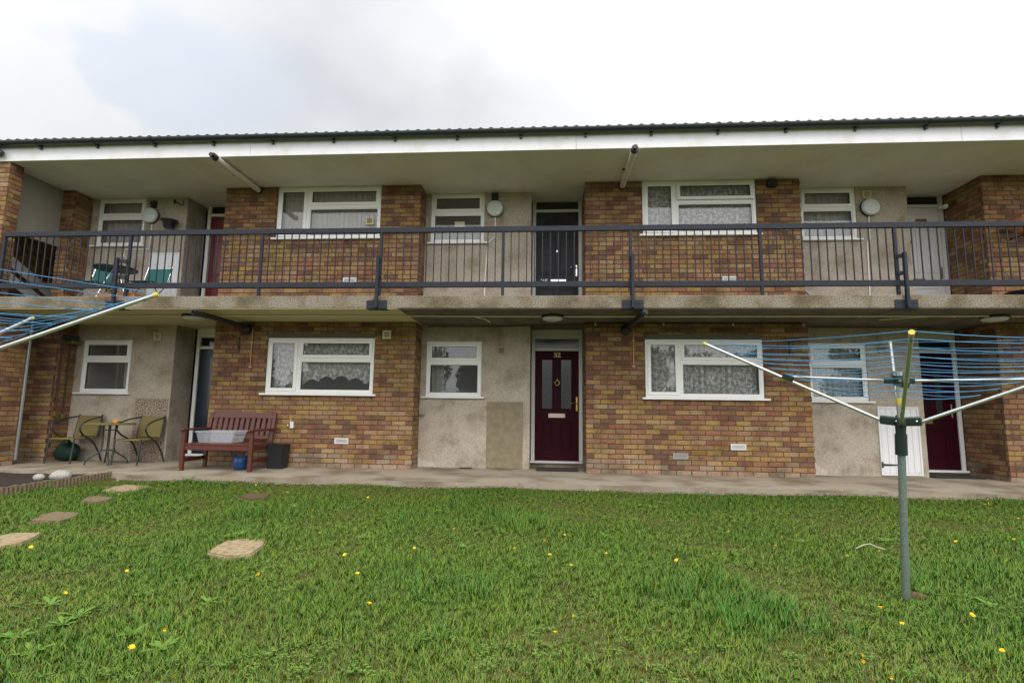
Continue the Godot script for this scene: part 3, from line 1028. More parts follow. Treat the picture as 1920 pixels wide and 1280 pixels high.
func make_doors(bld: Node3D):
	var d := door(bld, -0.877, -0.004, 0.098, 2.322, "maroon", "frame_grey", "maroon front door numbered 32 with two tall obscured panes", 1.950)
	var z := ZD - 0.022
	for xx in [-0.696, -0.372]:
		var b := Geo.new()
		ring(b, xx - 0.012, xx + 0.192, 0.952, 1.815, z - 0.004, z + 0.010, 0.016, 0.004)
		put("glazing_bead", b, M.maroon, d)
		b = Geo.new()
		b.span(xx, xx + 0.180, 0.964, 1.803, z - 0.003, z + 0.002)
		put("door_glass", b, M.obscure_glass, d)
		put("panel", raised(xx - 0.005, xx + 0.190, 0.27, 0.755, z), M.maroon, d)
	var b := Geo.new()
	b.span(-0.583, -0.300, 0.815, 0.887, z, z + 0.012, 0.004)
	put("letter_plate", b, M.letter_plate, d)
	number(d, "32", Vector3(-0.435, 1.885, z + 0.004), 0.078, M.gold_number)
	b = Geo.new()
	var loop := []
	for i in 17: loop.append(Vector3(-0.434 + 0.036 * sin(TAU * i / 16.0), 1.405 + 0.042 * cos(TAU * i / 16.0), z + 0.018))
	b.tube(loop, 0.007, 6, false)
	b.tube([Vector3(-0.434, 1.490, z), Vector3(-0.434, 1.485, z + 0.02), Vector3(-0.434, 1.445, z + 0.02)], 0.009, 6)
	put("knocker", b, M.brass, d)
	b = Geo.new()
	b.span(-0.118, -0.090, 0.93, 1.17, z, z + 0.010, 0.003)
	b.tube([Vector3(-0.104, 1.06, z), Vector3(-0.104, 1.06, z + 0.045), Vector3(-0.20, 1.06, z + 0.05)], 0.009, 6)
	put("handle", b, M.brass, d)
	# 33, at the right, half behind the rendered wall
	d = door(bld, 5.215, 6.070, 0.075, 2.322, "maroon", "upvc", "maroon front door with a narrow pane beside the projecting brick bay", 1.950)
	b = Geo.new()
	b.span(5.70, 5.80, 0.98, 1.70, z - 0.003, z + 0.003)
	put("door_glass", b, M.obscure_glass, d)
	put("panel", raised(5.42, 5.62, 0.95, 1.75, z), M.maroon, d)
	put("panel", raised(5.52, 5.82, 0.24, 0.72, z), M.maroon, d)
	b = Geo.new()
	b.span(5.38, 5.62, 0.80, 0.87, z, z + 0.012, 0.003)
	put("letter_plate", b, M.old_brass, d)
	b = Geo.new()
	b.span(5.925, 5.95, 0.90, 1.12, z, z + 0.010, 0.003)
	b.tube([Vector3(5.937, 1.02, z), Vector3(5.937, 1.02, z + 0.045), Vector3(5.85, 1.02, z + 0.05)], 0.009, 6)
	put("handle", b, M.chrome, d)
	# 31, at the left, mostly behind the brick bay
	d = door(bld, -6.935, -6.096, 0.10, 2.322, "door_navy", "upvc", "navy front door half hidden behind the brick bay", 1.950)
	b = Geo.new()
	b.span(-6.66, -6.58, 0.85, 1.80, z - 0.003, z + 0.003)
	put("door_glass", b, M.obscure_glass, d)
	# upper floor: 28 in the middle
	d = door(bld, -0.877, -0.004, 2.56, 4.634, "door_grey", "frame_grey", "charcoal panelled door numbered 28 on the balcony", 4.430)
	for e in [[-0.775, -0.475, 3.30, 4.00], [-0.405, -0.105, 3.30, 4.00], [-0.775, -0.475, 2.66, 3.06], [-0.405, -0.105, 2.66, 3.06]]:
		put("panel", raised(e[0], e[1], e[2], e[3], z), M.door_grey, d)
	b = Geo.new()
	var fan := PackedVector2Array()
	for i in 13: fan.append(Vector2(-0.44 + 0.30 * cos(PI * i / 12.0), 4.10 + 0.26 * sin(PI * i / 12.0)))
	b.prism(fan, z - 0.002, z + 0.004)
	put("door_glass", b, M.dark_glass, d)
	b = Geo.new()
	b.span(-0.56, -0.28, 3.145, 3.215, z, z + 0.012, 0.004)
	put("letter_plate", b, M.chrome, d)
	number(d, "28", Vector3(-0.665, 3.180, z + 0.004), 0.085, M.upvc)
	b = Geo.new()
	b.span(-0.118, -0.090, 3.27, 3.47, z, z + 0.010, 0.003)
	b.tube([Vector3(-0.104, 3.42, z), Vector3(-0.104, 3.42, z + 0.045), Vector3(-0.21, 3.42, z + 0.05)], 0.009, 6)
	put("handle", b, M.chrome, d)
	b = Geo.new()
	b.ellipsoid(Vector3(-0.44, 3.72, z + 0.012), Vector3(0.028, 0.05, 0.02), 10, 6)
	put("knocker", b, M.chrome, d)
	# 27 at the right
	d = door(bld, 5.215, 6.070, 2.56, 4.634, "door_white", "door_white", "white front door numbered 27 at the end of the balcony", 4.430)
	for e in [[5.36, 5.62, 3.30, 4.05], [5.68, 5.92, 3.30, 4.05], [5.36, 5.92, 2.66, 3.05]]:
		put("panel", raised(e[0], e[1], e[2], e[3], z), M.door_white, d)
	b = Geo.new()
	b.span(5.62, 5.80, 4.13, 4.24, z, z + 0.006, 0.002)
	put("door_glass", b, M.old_brass, d)
	b = Geo.new()
	b.span(5.45, 5.70, 3.13, 3.20, z, z + 0.010, 0.003)
	put("letter_plate", b, M.old_brass, d)
	number(d, "27", Vector3(5.46, 4.33, z + 0.004), 0.07, M.iron)
	b = Geo.new()
	b.span(5.95, 5.985, 3.20, 3.40, z, z + 0.012, 0.003)
	put("handle", b, M.old_brass, d)
	b = Geo.new()
	b.ellipsoid(Vector3(5.52, 3.83, z + 0.012), Vector3(0.022, 0.03, 0.018), 10, 6)
	put("knocker", b, M.brass, d)
	# 29 at the left
	d = door(bld, -6.935, -6.096, 2.56, 4.634, "door_red", "upvc", "red front door at the stair end of the balcony", 4.430)
	put("panel", raised(-6.80, -6.50, 3.30, 4.25, z), M.door_red, d)
	put("panel", raised(-6.80, -6.50, 2.66, 3.10, z), M.door_red, d)

func make_curtains():
	var z := -0.17
	curtain(-5.10, -4.63, 1.235, 2.03, z, "lace", 5, 0.012, "lace net in the side light of the window beside the wooden bench", 0.03, 0.05)
	curtain(-4.62, -3.44, 1.29, 2.03, z, "lace", 9, 0.010, "lace net with scalloped hem in the window above the white air grille", 0.07, 0.10)
	curtain(0.98, 1.45, 1.20, 2.03, z, "lace", 5, 0.02, "lace net in the ground floor side light next to door 32")
	curtain(1.46, 2.63, 1.20, 2.03, z, "lace", 11, 0.02, "lace net in the wide ground floor window right of door 32")
	curtain(-5.10, -3.44, 3.75, 4.60, z, "drape", 17, 0.018, "grey pleated curtain in the upper window with a stuck-on vent")
	curtain(0.98, 2.63, 3.75, 4.60, z, "lace", 15, 0.022, "patterned net in the upper window whose top light is ajar")
	var zs := ZR - 0.17
	curtain(-8.66, -7.86, 3.80, 4.60, zs, "net", 7, 0.012, "plain net in the small upper window beside the stair pier")
	curtain(3.58, 4.38, 3.80, 4.60, zs, "net", 6, 0.015, "plain net in the small upper window beside door 27")
	curtain(3.58, 4.38, 1.19, 2.03, zs, "net", 8, 0.015, "plain net in the small window behind the rotary washing line")
	curtain(-2.57, -2.36, 1.19, 2.03, zs - 0.1, "net", 3, 0.02, "narrow net drawn to one side in the small window next to the boarded opening")
	curtain(-8.12, -7.87, 1.19, 1.80, zs - 0.1, "net", 3, 0.02, "narrow net in the small window above the bistro table")
	curtain(-2.57, -1.74, 3.80, 3.99, zs, "net", 5, 0.01, "short half net in the small upper window with a paper notice")
	var b := Geo.new()
	b.span(-2.21, -2.04, 4.06, 4.15, ZR - 0.07, ZR - 0.0685)
	tag(put("paper_notice", b, M.cream_plastic), "small cream paper notice inside the upper window beside the round lamp", "notice")

func make_railing():
	var t := thing("balcony_railing", Vector3(0, 2.508, 1.1), "slate grey steel railing along the balcony edge", "railing")
	var y := func(k): return k - 2.508
	var b := Geo.new()
	b.span(-8.80, 9.3, 3.432 - 2.508, 3.510 - 2.508, -0.022, 0.022, 0.006)
	put("top_rail", b, M.slate_paint, t)
	b = Geo.new()
	b.span(-8.80, 9.3, 2.636 - 2.508, 2.716 - 2.508, -0.018, 0.018, 0.006)
	put("bottom_rail", b, M.slate_paint, t)
	var posts := [-8.78, -6.77, -4.748, -2.976, -1.224, 0.544, 2.289, 4.038, 5.79, 7.54, 9.28]
	var bal := Geo.new()
	bal.span(-0.0065, 0.0065, 2.717 - 2.508, 3.431 - 2.508, -0.0065, 0.0065)
	var bm := bal.mesh()
	var post := Geo.new()
	post.span(-0.020, 0.020, 0.003, 2.635 - 2.508, -0.020, 0.020, 0.004)
	post.span(-0.020, 0.020, 2.717 - 2.508, 3.431 - 2.508, -0.020, 0.020, 0.004)
	post.span(-0.017, 0.017, 2.635 - 2.508, 2.717 - 2.508, 0.0181, 0.0195)
	var pm := post.mesh()
	for i in posts.size():
		put("post", pm, M.slate_paint, t).position.x = posts[i]
		if i + 1 < posts.size():
			var gap: float = posts[i + 1] - posts[i]
			var n := int(round(gap / 0.1095))
			for k in range(1, n):
				put("baluster", bm, M.slate_paint, t).position.x = posts[i] + gap * k / n
	# braces bolted to the slab edge outside every other post
	for e in [[-6.77, -6.87], [-2.976, -2.986], [0.544, 0.553], [4.038, 4.088], [7.54, 7.64]]:
		var q := Geo.new()
		var cx: float = e[1]
		q.span(cx - 0.145, cx + 0.145, 2.330 - 2.508, 2.442 - 2.508, 0.052, 0.064, 0.003)
		q.span(cx - 0.145, cx + 0.145, 2.318 - 2.508, 2.3295 - 2.508, -0.06, 0.064, 0.002)
		var pl := put("fixing_plate", q, M.slate_paint, t)
		for s in [-0.095, 0.095]:
			q = Geo.new()
			q.t = Transform3D(Basis(Vector3.RIGHT, PI / 2), Vector3(cx + s, 2.405 - 2.508, 0.0645))
			q.lathe([Vector2(0.011, 0.0), Vector2(0.011, 0.008), Vector2(0.0, 0.008)], Vector3.ZERO, 6)
			put("bolt", q, M.black_plastic, pl)
		q = Geo.new()
		q.span(cx - 0.02, cx + 0.02, 2.328 - 2.508, 3.075 - 2.508, 0.065, 0.115, 0.005)
		put("brace_upright", q, M.slate_paint, t)
		for hy in [3.035, 2.80]:
			q = Geo.new()
			q.bar(Vector3(e[0], hy - 2.508, 0.020), Vector3(cx, hy - 2.508, 0.066), 0.04, 0.05, 0.004)
			put("brace_arm", q, M.slate_paint, t)

func round_lamp(at: Vector3, label: String):
	# bulkhead lamp on a wall: white drum on a dark base
	var t := thing("wall_lamp", at, label, "lamp", "round wall lamps on the balcony")
	var turn := Transform3D(Basis(Vector3.RIGHT, PI / 2), Vector3.ZERO)
	var b := Geo.new()
	b.t = turn
	b.lathe([Vector2(0.0, 0.0), Vector2(0.145, 0.0), Vector2(0.145, 0.035), Vector2(0.12, 0.035)], Vector3.ZERO, 28)
	put("base", b, M.black_plastic, t)
	b = Geo.new()
	b.t = turn
	b.lathe([Vector2(0.138, 0.035), Vector2(0.138, 0.065), Vector2(0.125, 0.082), Vector2(0.08, 0.090), Vector2(0.0, 0.092)], Vector3.ZERO, 28)
	put("diffuser", b, M.lamp_white, t)

func ceiling_lamp(at: Vector3, label: String):
	var t := thing("ceiling_lamp", at, label, "lamp", "round lamps under the balcony")
	var b := Geo.new()
	b.lathe([Vector2(0.0, -0.035), Vector2(0.165, -0.035), Vector2(0.165, 0.0), Vector2(0.0, 0.0)], Vector3.ZERO, 28)
	put("base", b, M.black_plastic, t)
	b = Geo.new()
	b.lathe([Vector2(0.0, -0.080), Vector2(0.09, -0.078), Vector2(0.135, -0.068), Vector2(0.150, -0.050), Vector2(0.150, -0.0352)], Vector3.ZERO, 28)
	put("diffuser", b, M.lamp_white, t)

func wall_vent(at: Vector3, w: float, m: String, label: String):
	# square plastic extract vent: a frame round slanting slats
	var t := thing("extract_vent", at, label, "vent", "square extract vents")
	var b := Geo.new()
	ring(b, -w, w, -w, w, 0.0, 0.028, w * 0.32, 0.003)
	put("frame", b, M[m], t)
	for k in 4:
		b = Geo.new()
		var yy := -w * 0.50 + k * w * 0.34
		b.bar(Vector3(-w * 0.68, yy, 0.012), Vector3(w * 0.68, yy, 0.012), 0.004, w * 0.30, 0.0, Vector3(0, 0.6, 0.8))
		put("slat", b, M[m], t)
	b = Geo.new()
	b.span(-w * 0.69, w * 0.69, -w * 0.69, w * 0.69, 0.0, 0.002)
	put("backing", b, M.brown_pipe, t)

func air_grille(at: Vector3, m: String, label: String):
	var t := thing("air_grille", at, label, "air grille", "air grilles let into the brickwork")
	var b := Geo.new()
	ring(b, -0.113, 0.113, -0.045, 0.045, 0.0, 0.008, 0.018, 0.002)
	put("frame", b, M[m], t)
	for k in 4:
		b = Geo.new()
		b.span(-0.095, 0.095, -0.022 + k * 0.0135, -0.016 + k * 0.0135, 0.001, 0.006)
		put("slat", b, M[m], t)
	b = Geo.new()
	b.span(-0.096, 0.096, -0.028, 0.028, -0.004, 0.0005)
	put("backing", b, M.grille_grey, t)

func flue(a: Vector3, e: Vector3, r: float, m: String, label: String, elbow := false):
	var t := thing("boiler_flue", a, label, "flue pipe", "boiler flues through the brickwork")
	var d := e - a
	var n := d.normalized()
	var b := Geo.new()
	b.tube([n * 0.02, d], r, 16)
	put("pipe", b, M[m], t)
	b = Geo.new()
	b.tube([Vector3(0, 0, 0.0), n * 0.03], r * 1.32, 16)
	put("wall_collar", b, M.black_plastic, t)
	b = Geo.new()
	b.tube([d - n * 0.002, d + n * 0.07], r * 1.08, 16)
	b.tube([d + n * 0.068, d + n * 0.12], r * 0.66, 14)
	put("terminal", b, M.black_plastic, t)
	b = Geo.new()
	var h := d * 0.52
	b.span(h.x - r * 1.9, h.x - r * 0.8, h.y - 0.012, h.y + 0.012, h.z - 0.012, h.z + 0.012, 0.003)
	put("pipe_clip", b, M.black_plastic, t)
	if elbow:
		b = Geo.new()
		b.ellipsoid(Vector3(-0.01, -0.03, 0.06), Vector3(0.075, 0.085, 0.07), 14, 10)
		put("elbow", b, M.black_plastic, t)

func pipe_run(called: String, pts: Array, r: float, m: String, label: String, cat := "pipe"):
	var b := Geo.new()
	b.tube(pts, r, 7)
	return tag(put(called, b, M[m]), label, cat)

func clips(parent: Node3D, x0: float, x1: float, step: float, y: float, z: float, drop: float):
	var x := x0
	while x < x1:
		var b := Geo.new()
		b.span(x - 0.009, x + 0.009, y - drop, y + 0.008, z - 0.010, z + 0.010, 0.002)
		put("clip", b, M.cable, parent)
		x += step

func make_fixtures():
	round_lamp(Vector3(-7.68, 4.292, ZR), "round white wall lamp over the teal chairs, beside a black flower pot")
	round_lamp(Vector3(-1.505, 4.336, ZR), "round white wall lamp between the upper window with a notice and door 28")
	round_lamp(Vector3(4.615, 4.275, ZR), "round white wall lamp under a cream square vent near door 27")
	for e in [[-7.66, 4.495, "black lamp sensor above the teal chairs on the balcony"], [-1.51, 4.545, "black lamp sensor beside door 28"]]:
		var t := thing("lamp_sensor", Vector3(e[0], e[1], ZR), e[2], "sensor", "black lamp sensors on the balcony wall")
		var b := Geo.new()
		b.span(-0.055, 0.055, -0.05, 0.07, 0.0, 0.05, 0.006)
		put("housing", b, M.black_plastic, t)
		b = Geo.new()
		b.ellipsoid(Vector3(0, -0.03, 0.05), Vector3(0.04, 0.035, 0.03), 10, 6)
		put("lens", b, M.dark_glass, t)
	var t := thing("lamp_sensor", Vector3(2.925, 4.54, 0), "black box sensor high on the brick right of the ajar window", "sensor", "black lamp sensors on the balcony wall")
	var b := Geo.new()
	b.span(-0.075, 0.075, -0.055, 0.06, 0.0, 0.09, 0.012)
	put("housing", b, M.black_plastic, t)
	b = Geo.new()
	b.span(-0.05, 0.05, -0.04, 0.02, 0.09, 0.094, 0.001)
	put("lens", b, M.dark_glass, t)
	ceiling_lamp(Vector3(-6.03, 2.325, 0.62), "round lamp under the cream balcony soffit, near the navy door")
	ceiling_lamp(Vector3(-0.525, 2.325, 0.60), "round lamp under the balcony in front of door 32")
	ceiling_lamp(Vector3(5.60, 2.325, 0.60), "round lamp under the balcony in front of the maroon door by the brick bay")
	wall_vent(Vector3(-7.352, 2.120, ZR), 0.066, "cream_plastic", "cream square vent on the render above the bistro chairs")
	wall_vent(Vector3(-3.182, 2.114, 0.0), 0.068, "cream_plastic", "cream square vent on the brick right of the window over the bench")
	wall_vent(Vector3(-1.363, 1.909, ZR), 0.062, "beige_plastic", "beige square vent on the render above the boarded opening")
	wall_vent(Vector3(4.657, 1.958, ZR), 0.055, "beige_plastic", "beige square vent on the render above the white cupboard door")
	wall_vent(Vector3(4.588, 4.497, ZR), 0.066, "cream_plastic", "cream square vent above the round lamp near door 27")
	wall_vent(Vector3(-3.565, 4.03, -0.040), 0.068, "cream_plastic", "cream square vent set in the glass of the upper window")
	air_grille(Vector3(-3.844, 0.418, 0.0), "grille_white", "white air grille low on the brick below the window by the bench")
	air_grille(Vector3(2.268, 0.431, 0.0), "grille_white", "white air grille low on the brick right of door 32")
	air_grille(Vector3(1.412, 0.281, 0.0), "grille_grey", "grey clay air grille low on the brick right of door 32")
	air_grille(Vector3(-3.844, 3.012, 0.0), "grille_white", "white air grille behind the railing below the curtained upper window")
	air_grille(Vector3(2.235, 3.008, 0.0), "grille_white", "white air grille behind the railing below the ajar upper window")
	flue(Vector3(-5.498, 4.575, 0.0), Vector3(-5.498, 4.575, 1.20), 0.046, "white_pipe", "white boiler flue with black tip under the eaves left of the curtained window")
	flue(Vector3(0.597, 4.545, 0.0), Vector3(0.597, 4.545, 1.22), 0.046, "white_pipe", "white boiler flue with black tip under the eaves right of door 28")
	flue(Vector3(-5.50, 2.225, 0.0), Vector3(-5.60, 2.262, 1.18), 0.038, "black_plastic", "black boiler flue under the balcony near the wooden bench", true)
	flue(Vector3(0.62, 2.225, 0.0), Vector3(0.70, 2.258, 1.16), 0.038, "black_plastic", "black boiler flue under the balcony right of door 32", true)
	# small pipes and cables
	for e in [[-5.42, 2.21, 1.545, "thin copper pipe down the brick above the wooden bench"], [0.732, 2.21, 1.60, "thin copper pipe down the brick right of door 32"]]:
		t = thing("copper_pipe", Vector3(e[0], e[2], 0.0), e[3], "pipe", "thin copper pipes on the brickwork")
		b = Geo.new()
		b.tube([Vector3(0, e[1] - e[2], 0.022), Vector3(0, 0.02, 0.022), Vector3(0, 0, 0.005)], 0.011, 8)
		put("pipe", b, M.copper, t)
		for ky in [0.02, 0.42]:
			b = Geo.new()
			b.span(-0.026, 0.026, ky, ky + 0.022, 0.0, 0.034, 0.004)
			put("clip", b, M.beige_plastic, t)
	var cb := thing("soffit_cable", Vector3(-8.6, 2.309, 0.62), "thin conduit clipped along the underside of the balcony", "cable")
	b = Geo.new()
	b.tube([Vector3(0, 0, 0), Vector3(4.2, 0, 0.06), Vector3(8.2, 0, -0.01), Vector3(11.4, 0, 0.04), Vector3(14.0, 0, 0.06), Vector3(17.8, 0, 0.06)], 0.013, 6)
	put("conduit", b, M.cable, cb)
	clips(cb, 0.2, 17.5, 0.42, 0.0, 0.02, 0.012)
	cb = thing("wall_cable", Vector3(-2.6, 2.305, 0.03), "thin cable clipped along the wall head under the balcony", "cable")
	b = Geo.new()
	b.tube([Vector3(0, 0, -0.38), Vector3(1.2, 0, -0.37), Vector3(2.5, 0.0, -0.1), Vector3(2.64, 0.0, -0.008), Vector3(5.9, 0, -0.008), Vector3(6.1, 0.0, -0.37), Vector3(8.0, 0.0, -0.38)], 0.008, 6)
	put("cable", b, M.brown_pipe, cb)
	clips(cb, 2.75, 5.9, 1.05, -0.004, -0.008, 0.035)
	pipe_run("hanging_conduit", [Vector3(4.15, 2.29, 0.45), Vector3(4.75, 2.31, 0.66), Vector3(5.0, 2.316, 0.68)], 0.008, "cable", "loose end of conduit hanging under the balcony near the cupboard", "cable")
	pipe_run("hanging_conduit", [Vector3(-1.72, 2.315, 0.60), Vector3(-1.55, 2.30, 0.42), Vector3(-1.48, 2.27, 0.30)], 0.009, "cable", "short bent conduit under the balcony left of the middle lamp", "cable")
	pipe_run("lamp_cable", [Vector3(-1.50, 4.19, ZR + 0.012), Vector3(-1.50, 3.85, ZR + 0.012), Vector3(-1.62, 3.74, ZR + 0.012), Vector3(-1.66, 3.1, ZR + 0.012), Vector3(-1.66, 2.515, ZR + 0.012)], 0.010, "upvc", "white cable running down from the round lamp beside door 28", "cable")
	pipe_run("lamp_cable", [Vector3(-7.66, 4.14, ZR + 0.012), Vector3(-7.67, 3.68, ZR + 0.012), Vector3(-8.12, 3.68, ZR + 0.012), Vector3(-8.13, 3.55, ZR + 0.012)], 0.010, "upvc", "white cable bending below the small upper window by the teal chairs", "cable")
	pipe_run("lamp_cable", [Vector3(4.60, 4.13, ZR + 0.012), Vector3(4.59, 3.75, ZR + 0.012), Vector3(4.55, 3.70, ZR + 0.012), Vector3(4.52, 2.515, ZR + 0.012)], 0.010, "upvc", "white cable running down from the round lamp near door 27", "cable")
	pipe_run("green_hose", [Vector3(3.42, 3.55, ZR + 0.02), Vector3(3.43, 3.0, ZR + 0.02), Vector3(3.47, 2.72, -0.05), Vector3(3.58, 2.52, 0.35)], 0.010, "teal_cloth", "thin green hose trailing to the balcony floor at the brick corner", "hose")
	# bracket hooks for hanging baskets
	for e in [[-5.643, 1.95, "black hanging basket bracket on the brick above the bench"], [3.078, 1.915, "black hanging basket bracket on the brick behind the rotary line"]]:
		t = thing("basket_bracket", Vector3(e[0], e[1], 0.0), e[2], "bracket", "hanging basket brackets")
		b = Geo.new()
		b.span(-0.012, 0.012, -0.12, 0.12, 0.0, 0.006)
		put("back_plate", b, M.iron, t)
		b = Geo.new()
		b.tube([Vector3(0, 0.10, 0.006), Vector3(0, 0.11, 0.20), Vector3(0, 0.13, 0.23), Vector3(0, 0.15, 0.22)], 0.007, 6)
		b.tube([Vector3(0, -0.10, 0.006), Vector3(0, 0.0, 0.05), Vector3(0, 0.10, 0.16)], 0.006, 6)
		put("arm", b, M.iron, t)
	t = thing("outside_tap", Vector3(-4.675, 0.68, 0.0), "small tap and key box on the brick right of the bench", "tap")
	b = Geo.new()
	b.span(-0.012, 0.045, -0.075, 0.03, 0.0, 0.04, 0.006)
	put("box", b, M.grille_white, t)
	b = Geo.new()
	b.tube([Vector3(0.0, 0.03, 0.03), Vector3(-0.01, 0.09, 0.03)], 0.009, 6)
	b.tube([Vector3(-0.03, 0.0, 0.0), Vector3(-0.03, 0.0, 0.05), Vector3(-0.035, -0.04, 0.06)], 0.011, 7)
	put("spout", b, M.brass, t)
	t = thing("pipe_stub", Vector3(-2.66, 0.86, ZR), "small grey pipe stub in the corner left of the small window", "pipe")
	b = Geo.new()
	b.span(-0.04, 0.05, -0.03, 0.03, 0.0, 0.06, 0.008)
	put("box", b, M.grille_grey, t)
	b = Geo.new()
	b.tube([Vector3(0.0, 0, 0.06), Vector3(0.0, 0, 0.10)], 0.018, 8)
	put("stub", b, M.grille_grey, t)
	t = thing("door_camera", Vector3(6.03, 4.42, ZD), "small white camera on the frame of door 27", "camera")
	b = Geo.new()
	b.span(-0.03, 0.03, -0.03, 0.03, 0.0, 0.05, 0.006)
	put("mount", b, M.upvc, t)
	b = Geo.new()
	b.tube([Vector3(0.04, 0.0, 0.03), Vector3(-0.03, -0.03, 0.16)], 0.035, 10)
	put("body", b, M.upvc, t)
	# things at the stair end: grey corner strip, brown pipes, small shelf
	t = thing("corner_strip", Vector3(-8.845, 0.07, 0.475), "grey metal strip down the edge of the front brick pier", "strip")
	b = Geo.new()
	b.span(-0.012, 0.012, 0.0, 2.25, -0.035, 0.0, 0.003)
	put("channel", b, M.galvanised, t)
	for e in [[-8.77, -0.012, 2.03, 0.79, "brown pipe on the brick pier nearer the corner"], [-8.78, -0.16, 2.03, 0.74, "brown pipe on the brick pier nearer the small window"]]:
		t = thing("brown_pipe", Vector3(-8.83, e[3], e[1] - 0.06), e[4], "pipe", "brown pipes at the stair end")
		b = Geo.new()
		b.tube([Vector3(0.03, e[2] - e[3], 0), Vector3(0.03, 0.0, 0)], 0.014, 8)
		put("pipe", b, M.brown_pipe, t)
		b = Geo.new()
		b.span(0.0, 0.06, -0.06, 0.03, -0.03, 0.03, 0.006)
		put("fitting", b, M.old_brass, t)
	t = thing("wall_shelf", Vector3(-8.83, 1.98, -0.17), "small green and yellow wall shelf above the brown pipes", "shelf")
	b = Geo.new()
	b.span(0.0, 0.10, 0.05, 0.13, -0.14, 0.10, 0.006)
	put("upper_box", b, M.green_bag, t)
	b = Geo.new()
	b.span(0.0, 0.12, -0.02, 0.045, -0.16, 0.02, 0.006)
	put("lower_box", b, M.old_brass, t)
	for e in [[Vector3(-0.44, 0.004, -0.30), Vector3(0.66, 0.022, 0.34), "worn brown doormat outside door 32"], [Vector3(5.62, 0.004, -0.50), Vector3(0.72, 0.018, 0.40), "dark doormat outside the maroon door by the brick bay"]]:
		b = Geo.new()
		b.box(e[0] + Vector3(0, e[1].y * 0.5, 0), e[1], 0.006)
		tag(put("doormat", b, M.rubber), e[2], "doormat", "doormats")
	b = Geo.new()
	b.box(Vector3(-1.90, 0.008, -0.30), Vector3(0.20, 0.012, 0.09), 0.003)
	tag(put("drain_cover", b, M.iron), "small dark drain cover on the path under the small window", "drain")

